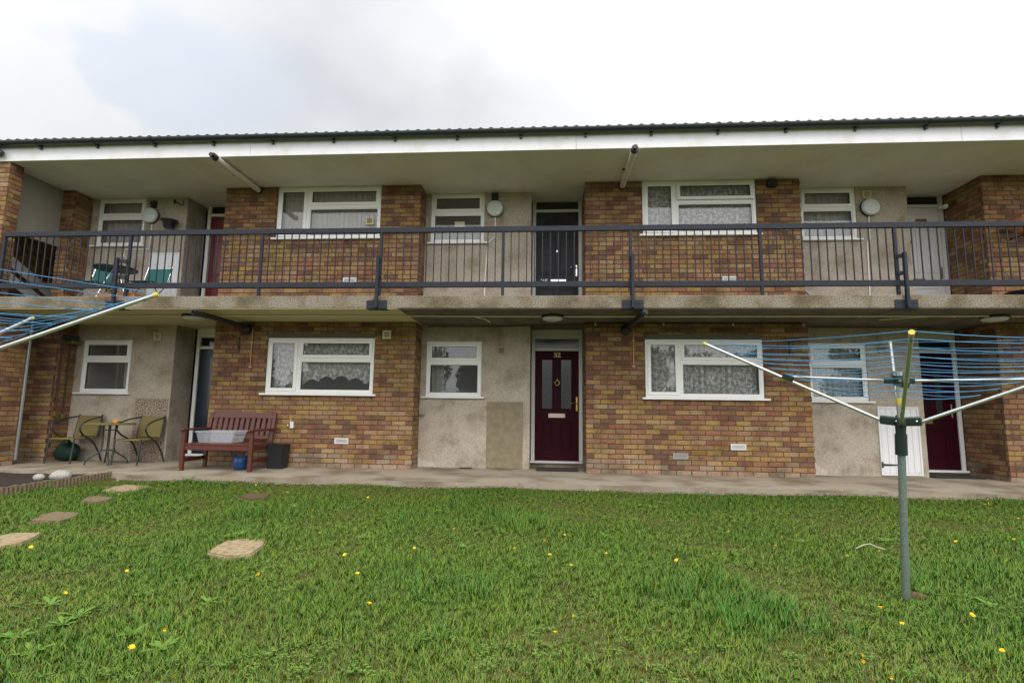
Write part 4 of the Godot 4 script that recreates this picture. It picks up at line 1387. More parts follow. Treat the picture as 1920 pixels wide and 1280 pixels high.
func make_furniture():
	# slatted garden bench
	var t := thing("garden_bench", Vector3(-5.43, 0, 0.42), "dark red slatted wooden bench in front of the brick", "bench")
	var wd: Material = M.bench_wood
	for s in [-1.0, 1.0]:
		var b := Geo.new()
		b.bar(Vector3(s * 0.52, 0, 0.30), Vector3(s * 0.52, 0.575, 0.30), 0.055, 0.055, 0.006)
		put("leg", b, wd, t)
		b = Geo.new()
		b.bar(Vector3(s * 0.52, 0, -0.24), Vector3(s * 0.52, 0.42, -0.24), 0.055, 0.05, 0.006)
		b.bar(Vector3(s * 0.52, 0.40, -0.24), Vector3(s * 0.52, 0.84, -0.34), 0.055, 0.045, 0.006)
		put("leg", b, wd, t)
		b = Geo.new()
		b.bar(Vector3(s * 0.525, 0.592, -0.31), Vector3(s * 0.525, 0.592, 0.36), 0.070, 0.030, 0.008)
		put("armrest", b, wd, t)
		b = Geo.new()
		b.bar(Vector3(s * 0.52, 0.15, -0.215), Vector3(s * 0.52, 0.15, 0.272), 0.03, 0.055, 0.004)
		put("stretcher", b, wd, t)
		b = Geo.new()
		b.bar(Vector3(s * 0.52, 0.325, -0.215), Vector3(s * 0.52, 0.325, 0.272), 0.03, 0.06, 0.004)
		put("side_rail", b, wd, t)
	var q := Geo.new()
	q.span(-0.492, 0.492, 0.295, 0.365, 0.285, 0.312, 0.005)
	put("front_rail", q, wd, t)
	for k in 6:
		q = Geo.new()
		q.span(-0.535, 0.535, 0.368, 0.390, 0.315 - k * 0.092 - 0.072, 0.315 - k * 0.092, 0.006)
		put("seat_slat", q, wd, t)
	# back: curved top rail, lower rail, slats
	q = Geo.new()
	var poly := PackedVector2Array()
	for i in 13:
		var f := i / 12.0
		poly.append(Vector2(lerpf(-0.545, 0.545, f), 0.775))
	for i in 13:
		var f := 1.0 - i / 12.0
		poly.append(Vector2(lerpf(-0.545, 0.545, f), 0.835 + 0.035 * sin(f * PI)))
	q.t = Transform3D(Basis(Vector3.RIGHT, -0.22), Vector3(0, 0.0, -0.155))
	q.prism(poly, -0.014, 0.016)
	put("top_rail", q, wd, t)
	q = Geo.new()
	q.t = Transform3D(Basis(Vector3.RIGHT, -0.22), Vector3(0, 0.0, -0.155))
	q.span(-0.49, 0.49, 0.445, 0.50, -0.014, 0.016, 0.004)
	put("lower_rail", q, wd, t)
	for k in 11:
		q = Geo.new()
		q.t = Transform3D(Basis(Vector3.RIGHT, -0.22), Vector3(0, 0.0, -0.155))
		var xx := -0.445 + k * 0.089
		q.span(xx - 0.029, xx + 0.029, 0.500, 0.778, -0.008, 0.008, 0.003)
		put("back_slat", q, wd, t)
	# plastic storage box on the seat
	t = thing("storage_box", Vector3(-5.56, 0.391, 0.42), "clear plastic storage box standing open on the wooden bench", "storage box")
	t.rotation.y = 0.05
	q = Geo.new()
	var lo := [Vector3(-0.25, 0.004, 0.16), Vector3(0.25, 0.004, 0.16), Vector3(0.25, 0.004, -0.16), Vector3(-0.25, 0.004, -0.16)]
	var hi := [Vector3(-0.285, 0.165, 0.19), Vector3(0.285, 0.165, 0.19), Vector3(0.285, 0.165, -0.19), Vector3(-0.285, 0.165, -0.19)]
	for i in 4: q.quad(lo[i], lo[(i + 1) % 4], hi[(i + 1) % 4], hi[i])
	q.quad(lo[0], lo[3], lo[2], lo[1])
	put("body", q, M.clear_plastic, t)
	q = Geo.new()
	q.span(-0.300, 0.300, 0.160, 0.178, 0.190, 0.205, 0.004)
	q.span(-0.300, 0.300, 0.160, 0.178, -0.205, -0.190, 0.004)
	q.span(-0.300, -0.286, 0.160, 0.178, -0.190, 0.190, 0.004)
	q.span(0.286, 0.300, 0.160, 0.178, -0.190, 0.190, 0.004)
	put("rim", q, M.clear_plastic, t)
	# marker scrawl and a sticker on its end
	q = Geo.new()
	var sc := []
	for i in 15:
		var f := i / 14.0
		sc.append(Vector3(0.262 + 0.020 * f * 0.0 + 0.0233, 0.118 + 0.014 * sin(f * 17.0) * (1.0 - 0.5 * f), 0.13 - 0.24 * f))
	q.tube(sc, 0.0035, 5)
	put("marker_writing", q, M.ink, t)
	q = Geo.new()
	q.quad(Vector3(0.2625, 0.035, 0.13), Vector3(0.2625, 0.035, 0.02), Vector3(0.2745, 0.085, 0.02), Vector3(0.2745, 0.085, 0.13))
	put("sticker", q, M.sticker, t)
	# blue pot, black bin
	t = thing("plant_pot", Vector3(-5.18, 0, 0.50), "glazed dark blue plant pot under the bench", "plant pot")
	q = Geo.new()
	q.lathe([Vector2(0.0, 0.0), Vector2(0.075, 0.0), Vector2(0.10, 0.05), Vector2(0.113, 0.12), Vector2(0.108, 0.18), Vector2(0.118, 0.195), Vector2(0.118, 0.21), Vector2(0.10, 0.21), Vector2(0.095, 0.15), Vector2(0.0, 0.15)], Vector3.ZERO, 28)
	put("body", q, M.blue_glaze, t)
	q = Geo.new()
	q.lathe([Vector2(0.094, 0.152), Vector2(0.0, 0.160)], Vector3.ZERO, 20)
	put("soil", q, M.soil, t)
	t = thing("waste_bin", Vector3(-4.755, 0, 0.21), "black square waste bin beside the bench", "bin")
	q = Geo.new()
	lo = [Vector3(-0.105, 0, 0.11), Vector3(0.105, 0, 0.11), Vector3(0.105, 0, -0.11), Vector3(-0.105, 0, -0.11)]
	hi = [Vector3(-0.125, 0.36, 0.125), Vector3(0.125, 0.36, 0.125), Vector3(0.125, 0.36, -0.125), Vector3(-0.125, 0.36, -0.125)]
	for i in 4: q.quad(lo[i], lo[(i + 1) % 4], hi[(i + 1) % 4], hi[i])
	for i in 4: q.quad(hi[i], hi[(i + 1) % 4], lo[(i + 1) % 4] * 0.94, lo[i] * 0.94)
	q.quad(lo[0], lo[3], lo[2], lo[1])
	put("body", q, M.black_plastic, t)
	q = Geo.new()
	ring_flat(q, 0.134, 0.366, 0.012)
	put("rim", q, M.black_plastic, t)
	# bistro set
	t = thing("bistro_table", Vector3(-7.60, 0, 0.16), "round olive bistro table between two armchairs", "table")
	q = Geo.new()
	q.lathe([Vector2(0.0, 0.622), Vector2(0.335, 0.622), Vector2(0.345, 0.632), Vector2(0.345, 0.642), Vector2(0.335, 0.648), Vector2(0.0, 0.648)], Vector3.ZERO, 36)
	put("tabletop", q, M.olive_weave, t)
	for k in 4:
		var a := PI / 4 + k * PI / 2
		var dd := Vector3(cos(a), 0, sin(a))
		q = Geo.new()
		q.tube([dd * 0.08 + Vector3.UP * 0.62, dd * 0.075 + Vector3.UP * 0.30, dd * 0.09 + Vector3.UP * 0.20, dd * 0.24 + Vector3.UP * 0.09, dd * 0.27 + Vector3.UP * 0.05, dd * 0.275], 0.012, 8)
		put("leg", q, M.green_metal, t)
	q = Geo.new()
	for yy in [0.22, 0.54]:
		var lp := []
		for i in 17: lp.append(Vector3(0.078 * cos(TAU * i / 16.0), yy, 0.078 * sin(TAU * i / 16.0)))
		q.tube(lp, 0.006, 6, false)
	put("leg_ring", q, M.green_metal, t)
	for e in [[-8.36, 0.0, "olive woven armchair at the bistro table, next to the brick pier"], [-7.24, 0.0, "olive woven armchair at the bistro table, in front of the rough patch"]]:
		var c := thing("bistro_chair", Vector3(e[0], 0, -0.06), e[2], "chair", "bistro armchairs")
		q = Geo.new()
		q.span(-0.215, 0.215, 0.372, 0.396, -0.16, 0.27, 0.010)
		put("seat", q, M.olive_weave, c)
		q = Geo.new()
		q.t = Transform3D(Basis(Vector3.RIGHT, -0.20), Vector3(0, 0.40, -0.17))
		q.span(-0.20, 0.20, 0.01, 0.36, -0.010, 0.010, 0.006)
		put("backrest", q, M.olive_weave, c)
		for s in [-1.0, 1.0]:
			q = Geo.new()
			q.tube([Vector3(s * 0.215, 0.40, 0.26), Vector3(s * 0.215, 0.0, 0.30)], 0.013, 8)
			put("leg", q, M.green_metal, c)
			q = Geo.new()
			q.tube([Vector3(s * 0.215, 0.40, 0.02), Vector3(s * 0.215, 0.30, -0.12), Vector3(s * 0.22, 0.15, -0.22), Vector3(s * 0.22, 0.0, -0.29)], 0.013, 8)
			put("leg", q, M.green_metal, c)
			q = Geo.new()
			var arm := [Vector3(s * 0.205, 0.74, -0.245), Vector3(s * 0.235, 0.72, -0.12), Vector3(s * 0.25, 0.68, 0.08), Vector3(s * 0.25, 0.62, 0.20), Vector3(s * 0.245, 0.54, 0.22), Vector3(s * 0.225, 0.45, 0.13), Vector3(s * 0.215, 0.40, 0.02)]
			q.tube(smooth(arm), 0.013, 8)
			put("arm", q, M.green_metal, c)
			q = Geo.new()
			q.tube([Vector3(s * 0.205, 0.39, -0.17), Vector3(s * 0.205, 0.77, -0.25)], 0.012, 8)
			put("back_post", q, M.green_metal, c)
	t = thing("cut_flower", Vector3(-7.52, 0.648, 0.15), "orange flower lying on the bistro table", "flower")
	for k in 6:
		q = Geo.new()
		var a := TAU * k / 6.0
		q.ellipsoid(Vector3(0.018 * cos(a), 0.026 + 0.018 * sin(a), 0.0), Vector3(0.024, 0.012, 0.020), 8, 6)
		put("petal", q, M.orange_petal, t)
	q = Geo.new()
	q.tube([Vector3(0.02, 0.02, 0), Vector3(0.10, 0.012, -0.02)], 0.005, 6)
	q.ellipsoid(Vector3(0.075, 0.024, 0), Vector3(0.03, 0.016, 0.016), 8, 6)
	put("leaf", q, M.leaf_green, t)
	t = thing("garden_sack", Vector3(-8.62, 0, -0.20), "dark green garden sack on the path behind a bistro chair", "sack")
	q = Geo.new()
	q.ellipsoid(Vector3(0, 0.15, 0), Vector3(0.20, 0.16, 0.13), 16, 10)
	for i in q.v.size():
		var p := q.v[i]
		p.y = maxf(p.y, 0.0)
		q.v[i] = p * Vector3(1.0 + 0.12 * sin(p.y * 30.0 + p.x * 9.0), 1.0, 1.0 + 0.1 * sin(p.x * 21.0))
	put("body", q, M.green_bag, t)
	q = Geo.new()
	q.tube(smooth([Vector3(-0.12, 0.26, 0.02), Vector3(-0.05, 0.34, 0.03), Vector3(0.05, 0.34, 0.03), Vector3(0.11, 0.25, 0.02)]), 0.010, 6)
	put("handle", q, M.green_bag, t)
	# balcony: two folding chairs, a table, a trough of plants, pots
	for e in [[-8.02, "teal folding chair on the balcony beside the stair pier"], [-7.08, "teal folding chair on the balcony in front of the white cupboard"]]:
		var c := thing("folding_chair", Vector3(e[0], 2.508, 0.30), e[1], "chair", "teal folding chairs on the balcony")
		q = Geo.new()
		q.t = Transform3D(Basis(Vector3.RIGHT, -0.25), Vector3(0, 0.40, -0.16))
		q.span(-0.20, 0.20, 0.0, 0.30, -0.006, 0.006, 0.004)
		put("backrest", q, M.teal_cloth, c)
		q = Geo.new()
		q.span(-0.20, 0.20, 0.385, 0.397, -0.17, 0.20, 0.004)
		put("seat", q, M.teal_cloth, c)
		for s in [-1.0, 1.0]:
			q = Geo.new()
			q.tube([Vector3(s * 0.21, 0.72, -0.24), Vector3(s * 0.21, 0.38, -0.13), Vector3(s * 0.21, 0.0, 0.22)], 0.010, 7)
			put("leg", q, M.chrome, c)
			q = Geo.new()
			q.tube([Vector3(s * 0.195, 0.38, 0.20), Vector3(s * 0.195, 0.0, -0.22)], 0.010, 7)
			put("leg", q, M.chrome, c)
	t = thing("balcony_table", Vector3(-7.56, 2.508, 0.42), "round black table between the teal chairs on the balcony", "table")
	q = Geo.new()
	q.lathe([Vector2(0.0, 0.59), Vector2(0.30, 0.59), Vector2(0.305, 0.605), Vector2(0.30, 0.615), Vector2(0.0, 0.615)], Vector3.ZERO, 30)
	put("tabletop", q, M.black_plastic, t)
	for k in 3:
		var a := TAU * k / 3.0
		q = Geo.new()
		q.tube([Vector3(0.05 * cos(a), 0.59, 0.05 * sin(a)), Vector3(0.26 * cos(a), 0.0, 0.26 * sin(a))], 0.011, 7)
		put("leg", q, M.chrome, t)
	t = thing("plant_trough", Vector3(-6.98, 2.508, 0.96), "terracotta trough of leafy plants at the balcony edge", "planter")
	q = Geo.new()
	q.span(-0.30, 0.30, 0.0, 0.075, -0.08, 0.08, 0.008)
	put("trough", q, M.terracotta, t)
	q = Geo.new()
	leaves(q, Vector3(-0.10, 0.08, 0), 26, 0.10, 0.05)
	leaves(q, Vector3(0.14, 0.07, 0), 14, 0.08, 0.04)
	put("foliage", q, M.leaf_green, t)
	t = thing("wall_pot", Vector3(-7.24, 4.02, ZR), "black half-round flower pot hung on the render under a hook", "plant pot")
	q = Geo.new()
	q.lathe([Vector2(0.0, 0.0), Vector2(0.075, 0.0), Vector2(0.105, 0.10), Vector2(0.135, 0.125), Vector2(0.138, 0.145), Vector2(0.12, 0.145), Vector2(0.09, 0.08), Vector2(0.0, 0.08)], Vector3(0, 0, 0.139), 24)
	put("body", q, M.black_plastic, t)
	t = thing("wall_hook", Vector3(-7.12, 4.50, ZR), "black scrolled hook on the render beside the round lamp", "hook")
	q = Geo.new()
	q.tube(smooth([Vector3(-0.16, 0.06, 0.0), Vector3(-0.08, 0.02, 0.03), Vector3(0.0, -0.03, 0.07), Vector3(0.06, -0.05, 0.10), Vector3(0.09, 0.0, 0.11), Vector3(0.06, 0.05, 0.10)]), 0.009, 6)
	put("scroll", q, M.iron, t)
	q = Geo.new()
	q.span(-0.18, -0.14, 0.02, 0.10, 0.0, 0.006)
	put("plate", q, M.iron, t)
	t = thing("wall_bowl", Vector3(6.40, 3.60, 0.0), "terracotta bowl fixed to the end brick bay above the rail", "plant pot")
	q = Geo.new()
	q.lathe([Vector2(0.0, 0.0), Vector2(0.11, 0.02), Vector2(0.19, 0.10), Vector2(0.23, 0.19), Vector2(0.24, 0.20), Vector2(0.22, 0.20), Vector2(0.17, 0.10), Vector2(0.0, 0.05)], Vector3(0, 0, 0.30), 26)
	put("bowl", q, M.terracotta, t)
	q = Geo.new()
	q.bar(Vector3(0, 0.0, 0.001), Vector3(0, 0.0, 0.35), 0.03, 0.012)
	put("bracket", q, M.iron, t)
	t = thing("dark_tray", Vector3(6.02, 2.508, 0.62), "dark plastic tray on the balcony floor by the end brick bay", "tray")
	q = Geo.new()
	q.lathe([Vector2(0.0, 0.0), Vector2(0.16, 0.0), Vector2(0.21, 0.14), Vector2(0.22, 0.15), Vector2(0.20, 0.15), Vector2(0.15, 0.03), Vector2(0.0, 0.03)], Vector3.ZERO, 24)
	put("body", q, M.black_plastic, t)

func ring_flat(q: Geo, r: float, y: float, h: float):
	q.span(-r, r, y - h, y, r - 0.012, r, 0.003)
	q.span(-r, r, y - h, y, -r, -r + 0.012, 0.003)
	q.span(-r, -r + 0.012, y - h, y, -r + 0.012, r - 0.012, 0.003)
	q.span(r - 0.012, r, y - h, y, -r + 0.012, r - 0.012, 0.003)

func smooth(p: Array) -> Array:
	var c := Curve3D.new()
	for i in p.size():
		var d: Vector3 = (p[mini(i + 1, p.size() - 1)] - p[maxi(i - 1, 0)]) * 0.18
		c.add_point(p[i], -d, d)
	var out := []
	var n := p.size() * 4
	for i in n + 1: out.append(c.sample_baked(c.get_baked_length() * i / n))
	return out

func leaves(q: Geo, at: Vector3, n: int, spread: float, size: float):
	for i in n:
		var a := rng.randf() * TAU
		var lean := rng.randf_range(0.2, 1.1)
		var d := Vector3(cos(a) * sin(lean), cos(lean), sin(a) * sin(lean))
		var p := at + Vector3(rng.randfn(0, spread * 0.4), 0, rng.randfn(0, spread * 0.25))
		var side := d.cross(Vector3.UP).normalized() * size * 0.22
		var tip := p + d * size * rng.randf_range(1.0, 2.2)
		var mid := p.lerp(tip, 0.5) + Vector3.UP * size * 0.12
		q.tri(p, mid + side, mid - side)
		q.tri(mid - side, mid + side, tip)

func rotary(base: Vector3, lean: Basis, hub: float, phi: float, label: String, joint_at := 0.53):
	var t := thing("rotary_dryer", base, label, "washing line", "rotary washing lines")
	t.basis = lean
	var e := 0.415
	var L := 1.206
	var h := Vector3(0, hub, 0)
	var dirs := []
	for k in 4:
		var a := phi + k * PI / 2
		dirs.append(Vector3(cos(a) * cos(e), sin(e), sin(a) * cos(e)))
	var q := Geo.new()
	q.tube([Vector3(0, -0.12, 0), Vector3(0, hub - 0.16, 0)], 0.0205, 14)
	put("pole", q, M.galvanised_reflect_tint, t)
	q = Geo.new()
	q.tube([Vector3(0, hub - 0.06, 0), Vector3(0, hub + 0.30, 0)], 0.016, 12)
	var mast := put("mast", q, M.alu, t)
	q = Geo.new()
	q.tube([Vector3(0, hub + 0.105, 0), Vector3(0, hub + 0.145, 0)], 0.0175, 12)
	put("yellow_band", q, M.yellow_plastic, mast)
	# hub casting with four sockets
	q = Geo.new()
	q.tube([Vector3(0, hub - 0.19, 0), Vector3(0, hub - 0.07, 0), Vector3(0, hub - 0.065, 0), Vector3(0, hub + 0.02, 0)], [0.031, 0.031, 0.026, 0.030], 14)
	for d in dirs:
		var f := Vector3(d.x, 0, d.z).normalized()
		q.bar(h + f * 0.02 + Vector3(0, 0.005, 0), h + f * 0.10 + Vector3(0, 0.012, 0), 0.042, 0.05, 0.006)
	var hb := put("hub", q, M.green_plastic, t)
	for d in dirs:
		var f := Vector3(d.x, 0, d.z).normalized()
		q = Geo.new()
		q.ellipsoid(h + f * 0.075 + f.cross(Vector3.UP) * 0.022 + Vector3(0, 0.012, 0), Vector3(0.007, 0.007, 0.007), 8, 6)
		put("rivet", q, M.chrome, hb)
	# slider with struts out to the arms
	var s := h + Vector3(0, 0.245, 0)
	q = Geo.new()
	q.tube([s - Vector3(0, 0.03, 0), s + Vector3(0, 0.03, 0)], 0.030, 12)
	for d in dirs:
		var f := Vector3(d.x, 0, d.z).normalized()
		q.bar(s + f * 0.01, s + f * 0.075, 0.03, 0.035, 0.004)
	put("slider", q, M.green_plastic, t)
	for i in 4:
		var d: Vector3 = dirs[i]
		var f := Vector3(d.x, 0, d.z).normalized()
		var a := h + f * 0.08
		q = Geo.new()
		q.tube([a, h + d * L], 0.0100, 10)
		var arm := put("arm", q, M.alu, t)
		q = Geo.new()
		q.tube([h + d * (L - 0.008), h + d * (L + 0.012)], 0.0122, 10)
		put("end_cap", q, M.yellow_plastic, arm)
		for k in 9:
			q = Geo.new()
			var p: Vector3 = h + d * (L * (0.36 + 0.075 * k))
			q.ellipsoid(p - Vector3(0, 0.010, 0), Vector3(0.005, 0.005, 0.005), 6, 4)
			put("line_hole", q, M.black_plastic, arm)
		var j: Vector3 = h + d * (L * joint_at)
		q = Geo.new()
		q.bar(j - d * 0.035, j + d * 0.035, 0.032, 0.038, 0.005)
		put("joint", q, M.green_plastic, arm)
		q = Geo.new()
		q.tube([s + f * 0.06, j + Vector3(0, 0.004, 0)], 0.0075, 8)
		put("strut", q, M.alu, t)
	# the line, wound round the four arms
	for k in 10:
		var at := minf(0.33 + 0.075 * k, 0.995)
		q = Geo.new()
		for i in 4:
			var a: Vector3 = h + dirs[i] * (L * at) + Vector3(0, 0.012, 0)
			var b: Vector3 = h + dirs[(i + 1) % 4] * (L * (at - (0.012 if i == 3 else 0.0))) + Vector3(0, 0.012, 0)
			var pts := []
			var sag := 0.012 + 0.02 * rng.randf()
			for m in 7:
				var f := m / 6.0
				pts.append(a.lerp(b, f) - Vector3(0, sag * 4.0 * f * (1.0 - f), 0))
			q.tube(pts, 0.0017, 5)
		put("line", q, M.blue_line, t)

func make_dryers():
	var gp: StandardMaterial3D = flat("galvanised_reflect_tint", Color(0.27, 0.34, 0.31), 0.40, 0.45)  # green of reflected surroundings is mixed into the metal colour
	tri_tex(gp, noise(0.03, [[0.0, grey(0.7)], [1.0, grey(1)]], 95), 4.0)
	var lean := Basis(Vector3(0, 0, 1), 0.015) * Basis(Vector3.RIGHT, 0.093)
	rotary(Vector3(1.510, LAWN, 4.932), lean, 1.019, 0.516, "rotary washing line leaning on its galvanised pole in front of door 33")
	rotary(Vector3(-3.587, LAWN, 6.206), Basis(), 1.12, -0.315, "rotary washing line with blue lines at the stair end of the lawn", 0.36)

func blade(q: Geo, p: Vector3, d: Vector3, h: float, w: float, bend: float):
	var side := Vector3(-d.z, 0, d.x) * w
	var m := p + Vector3.UP * h * 0.55 + d * bend * 0.35
	var tip := p + Vector3.UP * h * 0.95 + d * bend
	var nn := (Vector3.UP * 0.8 + d * 0.3).normalized()
	for v in [[p - side, m + side * 0.8, p + side], [p - side, m - side * 0.8, m + side * 0.8], [m - side * 0.8, tip, m + side * 0.8]]:
		for k in v: q.put(k, nn)

func clump(n: int, r: float, h0: float, h1: float, w: float, dry: float) -> ArrayMesh:
	var q := Geo.new()
	for i in n:
		var a := rng.randf() * TAU
		var rr := r * sqrt(rng.randf())
		var d := Vector3(cos(rng.randf() * TAU), 0, sin(rng.randf() * TAU)).normalized()
		var h := rng.randf_range(h0, h1)
		var k := rng.randf_range(0.55, 1.35)
		var hue := rng.randf_range(-1.0, 1.0)
		q.col = Color(0.27, 0.225, 0.105) if rng.randf() < dry else Color((0.127 + 0.042 * hue) * k, 0.246 * k, (0.037 - 0.010 * hue) * k)
		blade(q, Vector3(rr * cos(a), -0.004, rr * sin(a)), d, h, w * rng.randf_range(0.7, 1.2), h * rng.randf_range(0.25, 1.1))
	return q.mesh()

func in_poly(x: float, z: float, polys: Array) -> bool:
	for p in polys:
		if Geometry2D.is_point_in_polygon(Vector2(x, z), p): return true
	return false

func scatter(called: String, mesh: Mesh, spots: Array, label: String):
	var mm := MultiMesh.new()
	mm.transform_format = MultiMesh.TRANSFORM_3D
	mm.use_colors = true
	mm.mesh = mesh
	mm.instance_count = spots.size()
	for i in spots.size():
		mm.set_instance_transform(i, spots[i][0])
		mm.set_instance_color(i, spots[i][1])
	var o := MultiMeshInstance3D.new()
	o.name = called
	o.multimesh = mm
	o.material_override = M.blade
	add_child(o, true)
	tag(o, label, "grass", "", "stuff")

func make_lawn_things():
	# stepping stones
	var stones := [
		[[388, 1033], [402, 1022], [425, 1011], [462, 1007], [501, 1009], [494, 1020], [471, 1036], [430, 1041]],
		[[-40, 1028], [-10, 1003], [30, 996], [79, 996], [62, 1006], [40, 1015], [0, 1023]],
		[[54, 974], [76, 963], [104, 957], [151, 959], [138, 968], [112, 975]],
		[[149, 938], [162, 931], [182, 928], [213, 931], [202, 936], [180, 940]],
		[[188, 919], [205, 912], [236, 907], [284, 910], [270, 915], [230, 921]],
		[[286, 911], [330, 911], [318, 915], [292, 916]],
		[[447, 928], [468, 921], [508, 923], [498, 930], [470, 932]],
	]
	var names := ["pale flagstone lying alone nearest the middle of the lawn", "pale flagstone in the curving row, farthest from the path", "brown flagstone second in the curving row from the far end", "small brown flagstone midway along the curving row", "tan flagstone of the curving row nearest the log edging", "low flat flagstone next to the tan one by the path", "sunken dark stone in the grass in front of the bench"]
	var polys := []
	for i in stones.size():
		var pts := PackedVector2Array()
		for p in stones[i]:
			var w := ground(p[0], p[1], LAWN + 0.03)
			pts.append(Vector2(w.x, w.z))
		var hold := PackedVector2Array()
		var mid := Vector2.ZERO
		for p in pts: mid += p / pts.size()
		for p in pts: hold.append(p.lerp(mid, 0.24))
		polys.append(hold)
		var fl := PackedVector2Array()
		for p in pts: fl.append(Vector2(p.x, -p.y))
		var q := Geo.new()
		q.t = Transform3D(Basis(Vector3(1, 0, 0), Vector3(0, 0, -1), Vector3(0, 1, 0)), Vector3.ZERO)
		var c := Vector2.ZERO
		for p in fl: c += p / fl.size()
		var inner := PackedVector2Array()
		for p in fl: inner.append(p.lerp(c, 0.06))
		var top := LAWN + (0.024 if i != 6 and i != 5 else 0.014)
		q.prism(fl, LAWN - 0.05, top - 0.012)
		q.prism(inner, top - 0.0125, top)
		tag(put("flagstone", q, M.flagstone if i < 2 or i == 4 else M.sunk_stone if i > 4 else M.flagstone_brown), names[i], "flagstone", "stepping stones across the lawn")
	# log edging round the flower bed, and the bed
	var lo := thing("log_edging", Vector3(-6.72, LAWN, 1.12), "row of short logs edging the flower bed", "garden edging")
	var z := 0.0
	while z < 2.6:
		var q := Geo.new()
		var hh := 0.108 + rng.randf_range(-0.008, 0.008)
		q.tube([Vector3(rng.randf_range(-0.004, 0.004), -0.05, z), Vector3(0, hh, z)], 0.026 + rng.randf_range(-0.002, 0.002), 9)
		put("log", q, M.log_wood, lo)
		z += 0.053
	var bed := Geo.new()
	var nx := 16
	var nz := 16
	for i in nx:
		for j in nz:
			var p := []
			for k in [[0, 1], [1, 1], [1, 0], [0, 0]]:
				var fx: float = -9.6 + 2.86 * (i + k[0]) / nx
				var fz: float = 1.09 + 2.5 * (j + k[1]) / nz
				p.append(Vector3(fx, LAWN + 0.062 + hills.get_noise_2d(fx * 400.0, fz * 400.0) * 0.03, fz))
			bed.quad(p[0], p[1], p[2], p[3])
	tag(put("flower_bed", bed, M.soil), "bare dark soil of the flower bed beside the path", "flower bed", "", "structure")
	var rk := Geo.new()
	rk.ellipsoid(Vector3.ZERO, Vector3(0.135, 0.07, 0.10), 14, 10)
	for i in rk.v.size():
		var p := rk.v[i]
		rk.v[i] = p * (1.0 + 0.22 * hills.get_noise_3d(p.x * 900.0, p.y * 900.0, p.z * 900.0))
	var ro := put("rock", rk, M.white_rock)
	ro.position = Vector3(-6.98, LAWN + 0.11, 1.60)
	tag(ro, "white rock on the soil of the flower bed", "rock")
	rk = Geo.new()
	rk.ellipsoid(Vector3.ZERO, Vector3(0.07, 0.05, 0.06), 10, 7)
	ro = put("rock", rk, M.white_rock)
	ro.position = Vector3(-7.22, LAWN + 0.09, 1.66)
	tag(ro, "small pale rock beside the large white one", "rock")
	var mp := thing("maroon_pot", Vector3(-7.03, LAWN + 0.03, 2.62), "maroon plant pot on the soil at the end of the bed", "plant pot")
	var q := Geo.new()
	q.lathe([Vector2(0.0, 0.0), Vector2(0.10, 0.0), Vector2(0.145, 0.24), Vector2(0.16, 0.25), Vector2(0.16, 0.29), Vector2(0.14, 0.29), Vector2(0.12, 0.2), Vector2(0.0, 0.2)], Vector3.ZERO, 22)
	put("body", q, M.maroon, mp)
	# grass
	var tone := FastNoiseLite.new()
	tone.seed = 9
	tone.frequency = 0.55
	tone.fractal_octaves = 4
	var fine := FastNoiseLite.new()
	fine.seed = 17
	fine.frequency = 1.9
	var kinds := [[], [], [], []]
	var cell := 0.2
	var zz := 1.26
	while zz < 7.3:
		var xx := -9.0
		while xx < 8.6:
			var d := CAM.z - zz
			var mid := CAM.x - 0.07 * d
			if absf(xx - mid) < d * 1.03 + 0.9 and not (xx < -6.75 and zz < 3.6):
				var dens := clampf(3600.0 / (d + 0.6), 520.0, 1150.0) * cell * cell
				var n := int(dens) + (1 if rng.randf() < dens - int(dens) else 0)
				for i in n:
					var x := xx + rng.randf() * cell
					var z2 := zz + rng.randf() * cell
					if z2 < 1.31 + 0.05 * sin(x * 5.0) + rng.randf() * 0.10 or in_poly(x, z2, polys): continue
					if x < -6.60 and z2 < 3.75: continue
					var v := tone.get_noise_2d(x, z2)
					var w := fine.get_noise_2d(x, z2)
					if v + w * 0.6 < -0.42 and rng.randf() < 0.45: continue       # worn thin
					var s := rng.randf_range(0.7, 1.15) * (1.0 + 0.45 * clampf(v + w * 0.5, -0.6, 0.8))
					var k := 1.0 + 0.30 * w + 0.16 * v
					var c := Color(k * (1.06 - 0.22 * v), k, k * (0.95 - 0.1 * v))
					var which := 0 if rng.randf() < 0.5 else 1
					if v + w < -0.28 and rng.randf() < 0.55: which = 2
					elif v + w > 0.55 and rng.randf() < 0.10: which = 3
					var b := Basis(Vector3.UP, rng.randf() * TAU) * Basis.from_scale(Vector3(1, s, 1))
					kinds[which].append([Transform3D(b, Vector3(x, lawn_y(x, z2), z2)), c])
			xx += cell
		zz += cell
	# the two lush tufts
	for e in [[1010, 985, 0.17, 40, Color(1.5, 1.35, 1.0)], [1435, 1165, 0.17, 52, Color(1.05, 1.2, 1.0)], [1330, 1095, 0.10, 14, Color(1.1, 1.15, 1.0)], [990, 990, 0.2, 20, Color(1.4, 1.3, 1.0)]]:
		var p := ground(e[0], e[1], LAWN)
		for i in e[3]:
			var x := p.x + rng.randfn(0, e[2])
			var z2 := p.z + rng.randfn(0, e[2] * 0.8)
			kinds[3].append([Transform3D(Basis(Vector3.UP, rng.randf() * TAU) * Basis.from_scale(Vector3(1, rng.randf_range(0.7, 1.3), 1)), Vector3(x, lawn_y(x, z2), z2)), e[4]])
	scatter("lawn_grass", clump(18, 0.050, 0.014, 0.046, 0.0019, 0.045), kinds[0], "short green grass of the lawn")
	scatter("lawn_grass", clump(18, 0.055, 0.012, 0.040, 0.0022, 0.085), kinds[1], "short green grass of the lawn with some dry blades")
	scatter("dry_grass", clump(15, 0.055, 0.008, 0.030, 0.0020, 0.45), kinds[2], "thin dry grass of the worn patches")
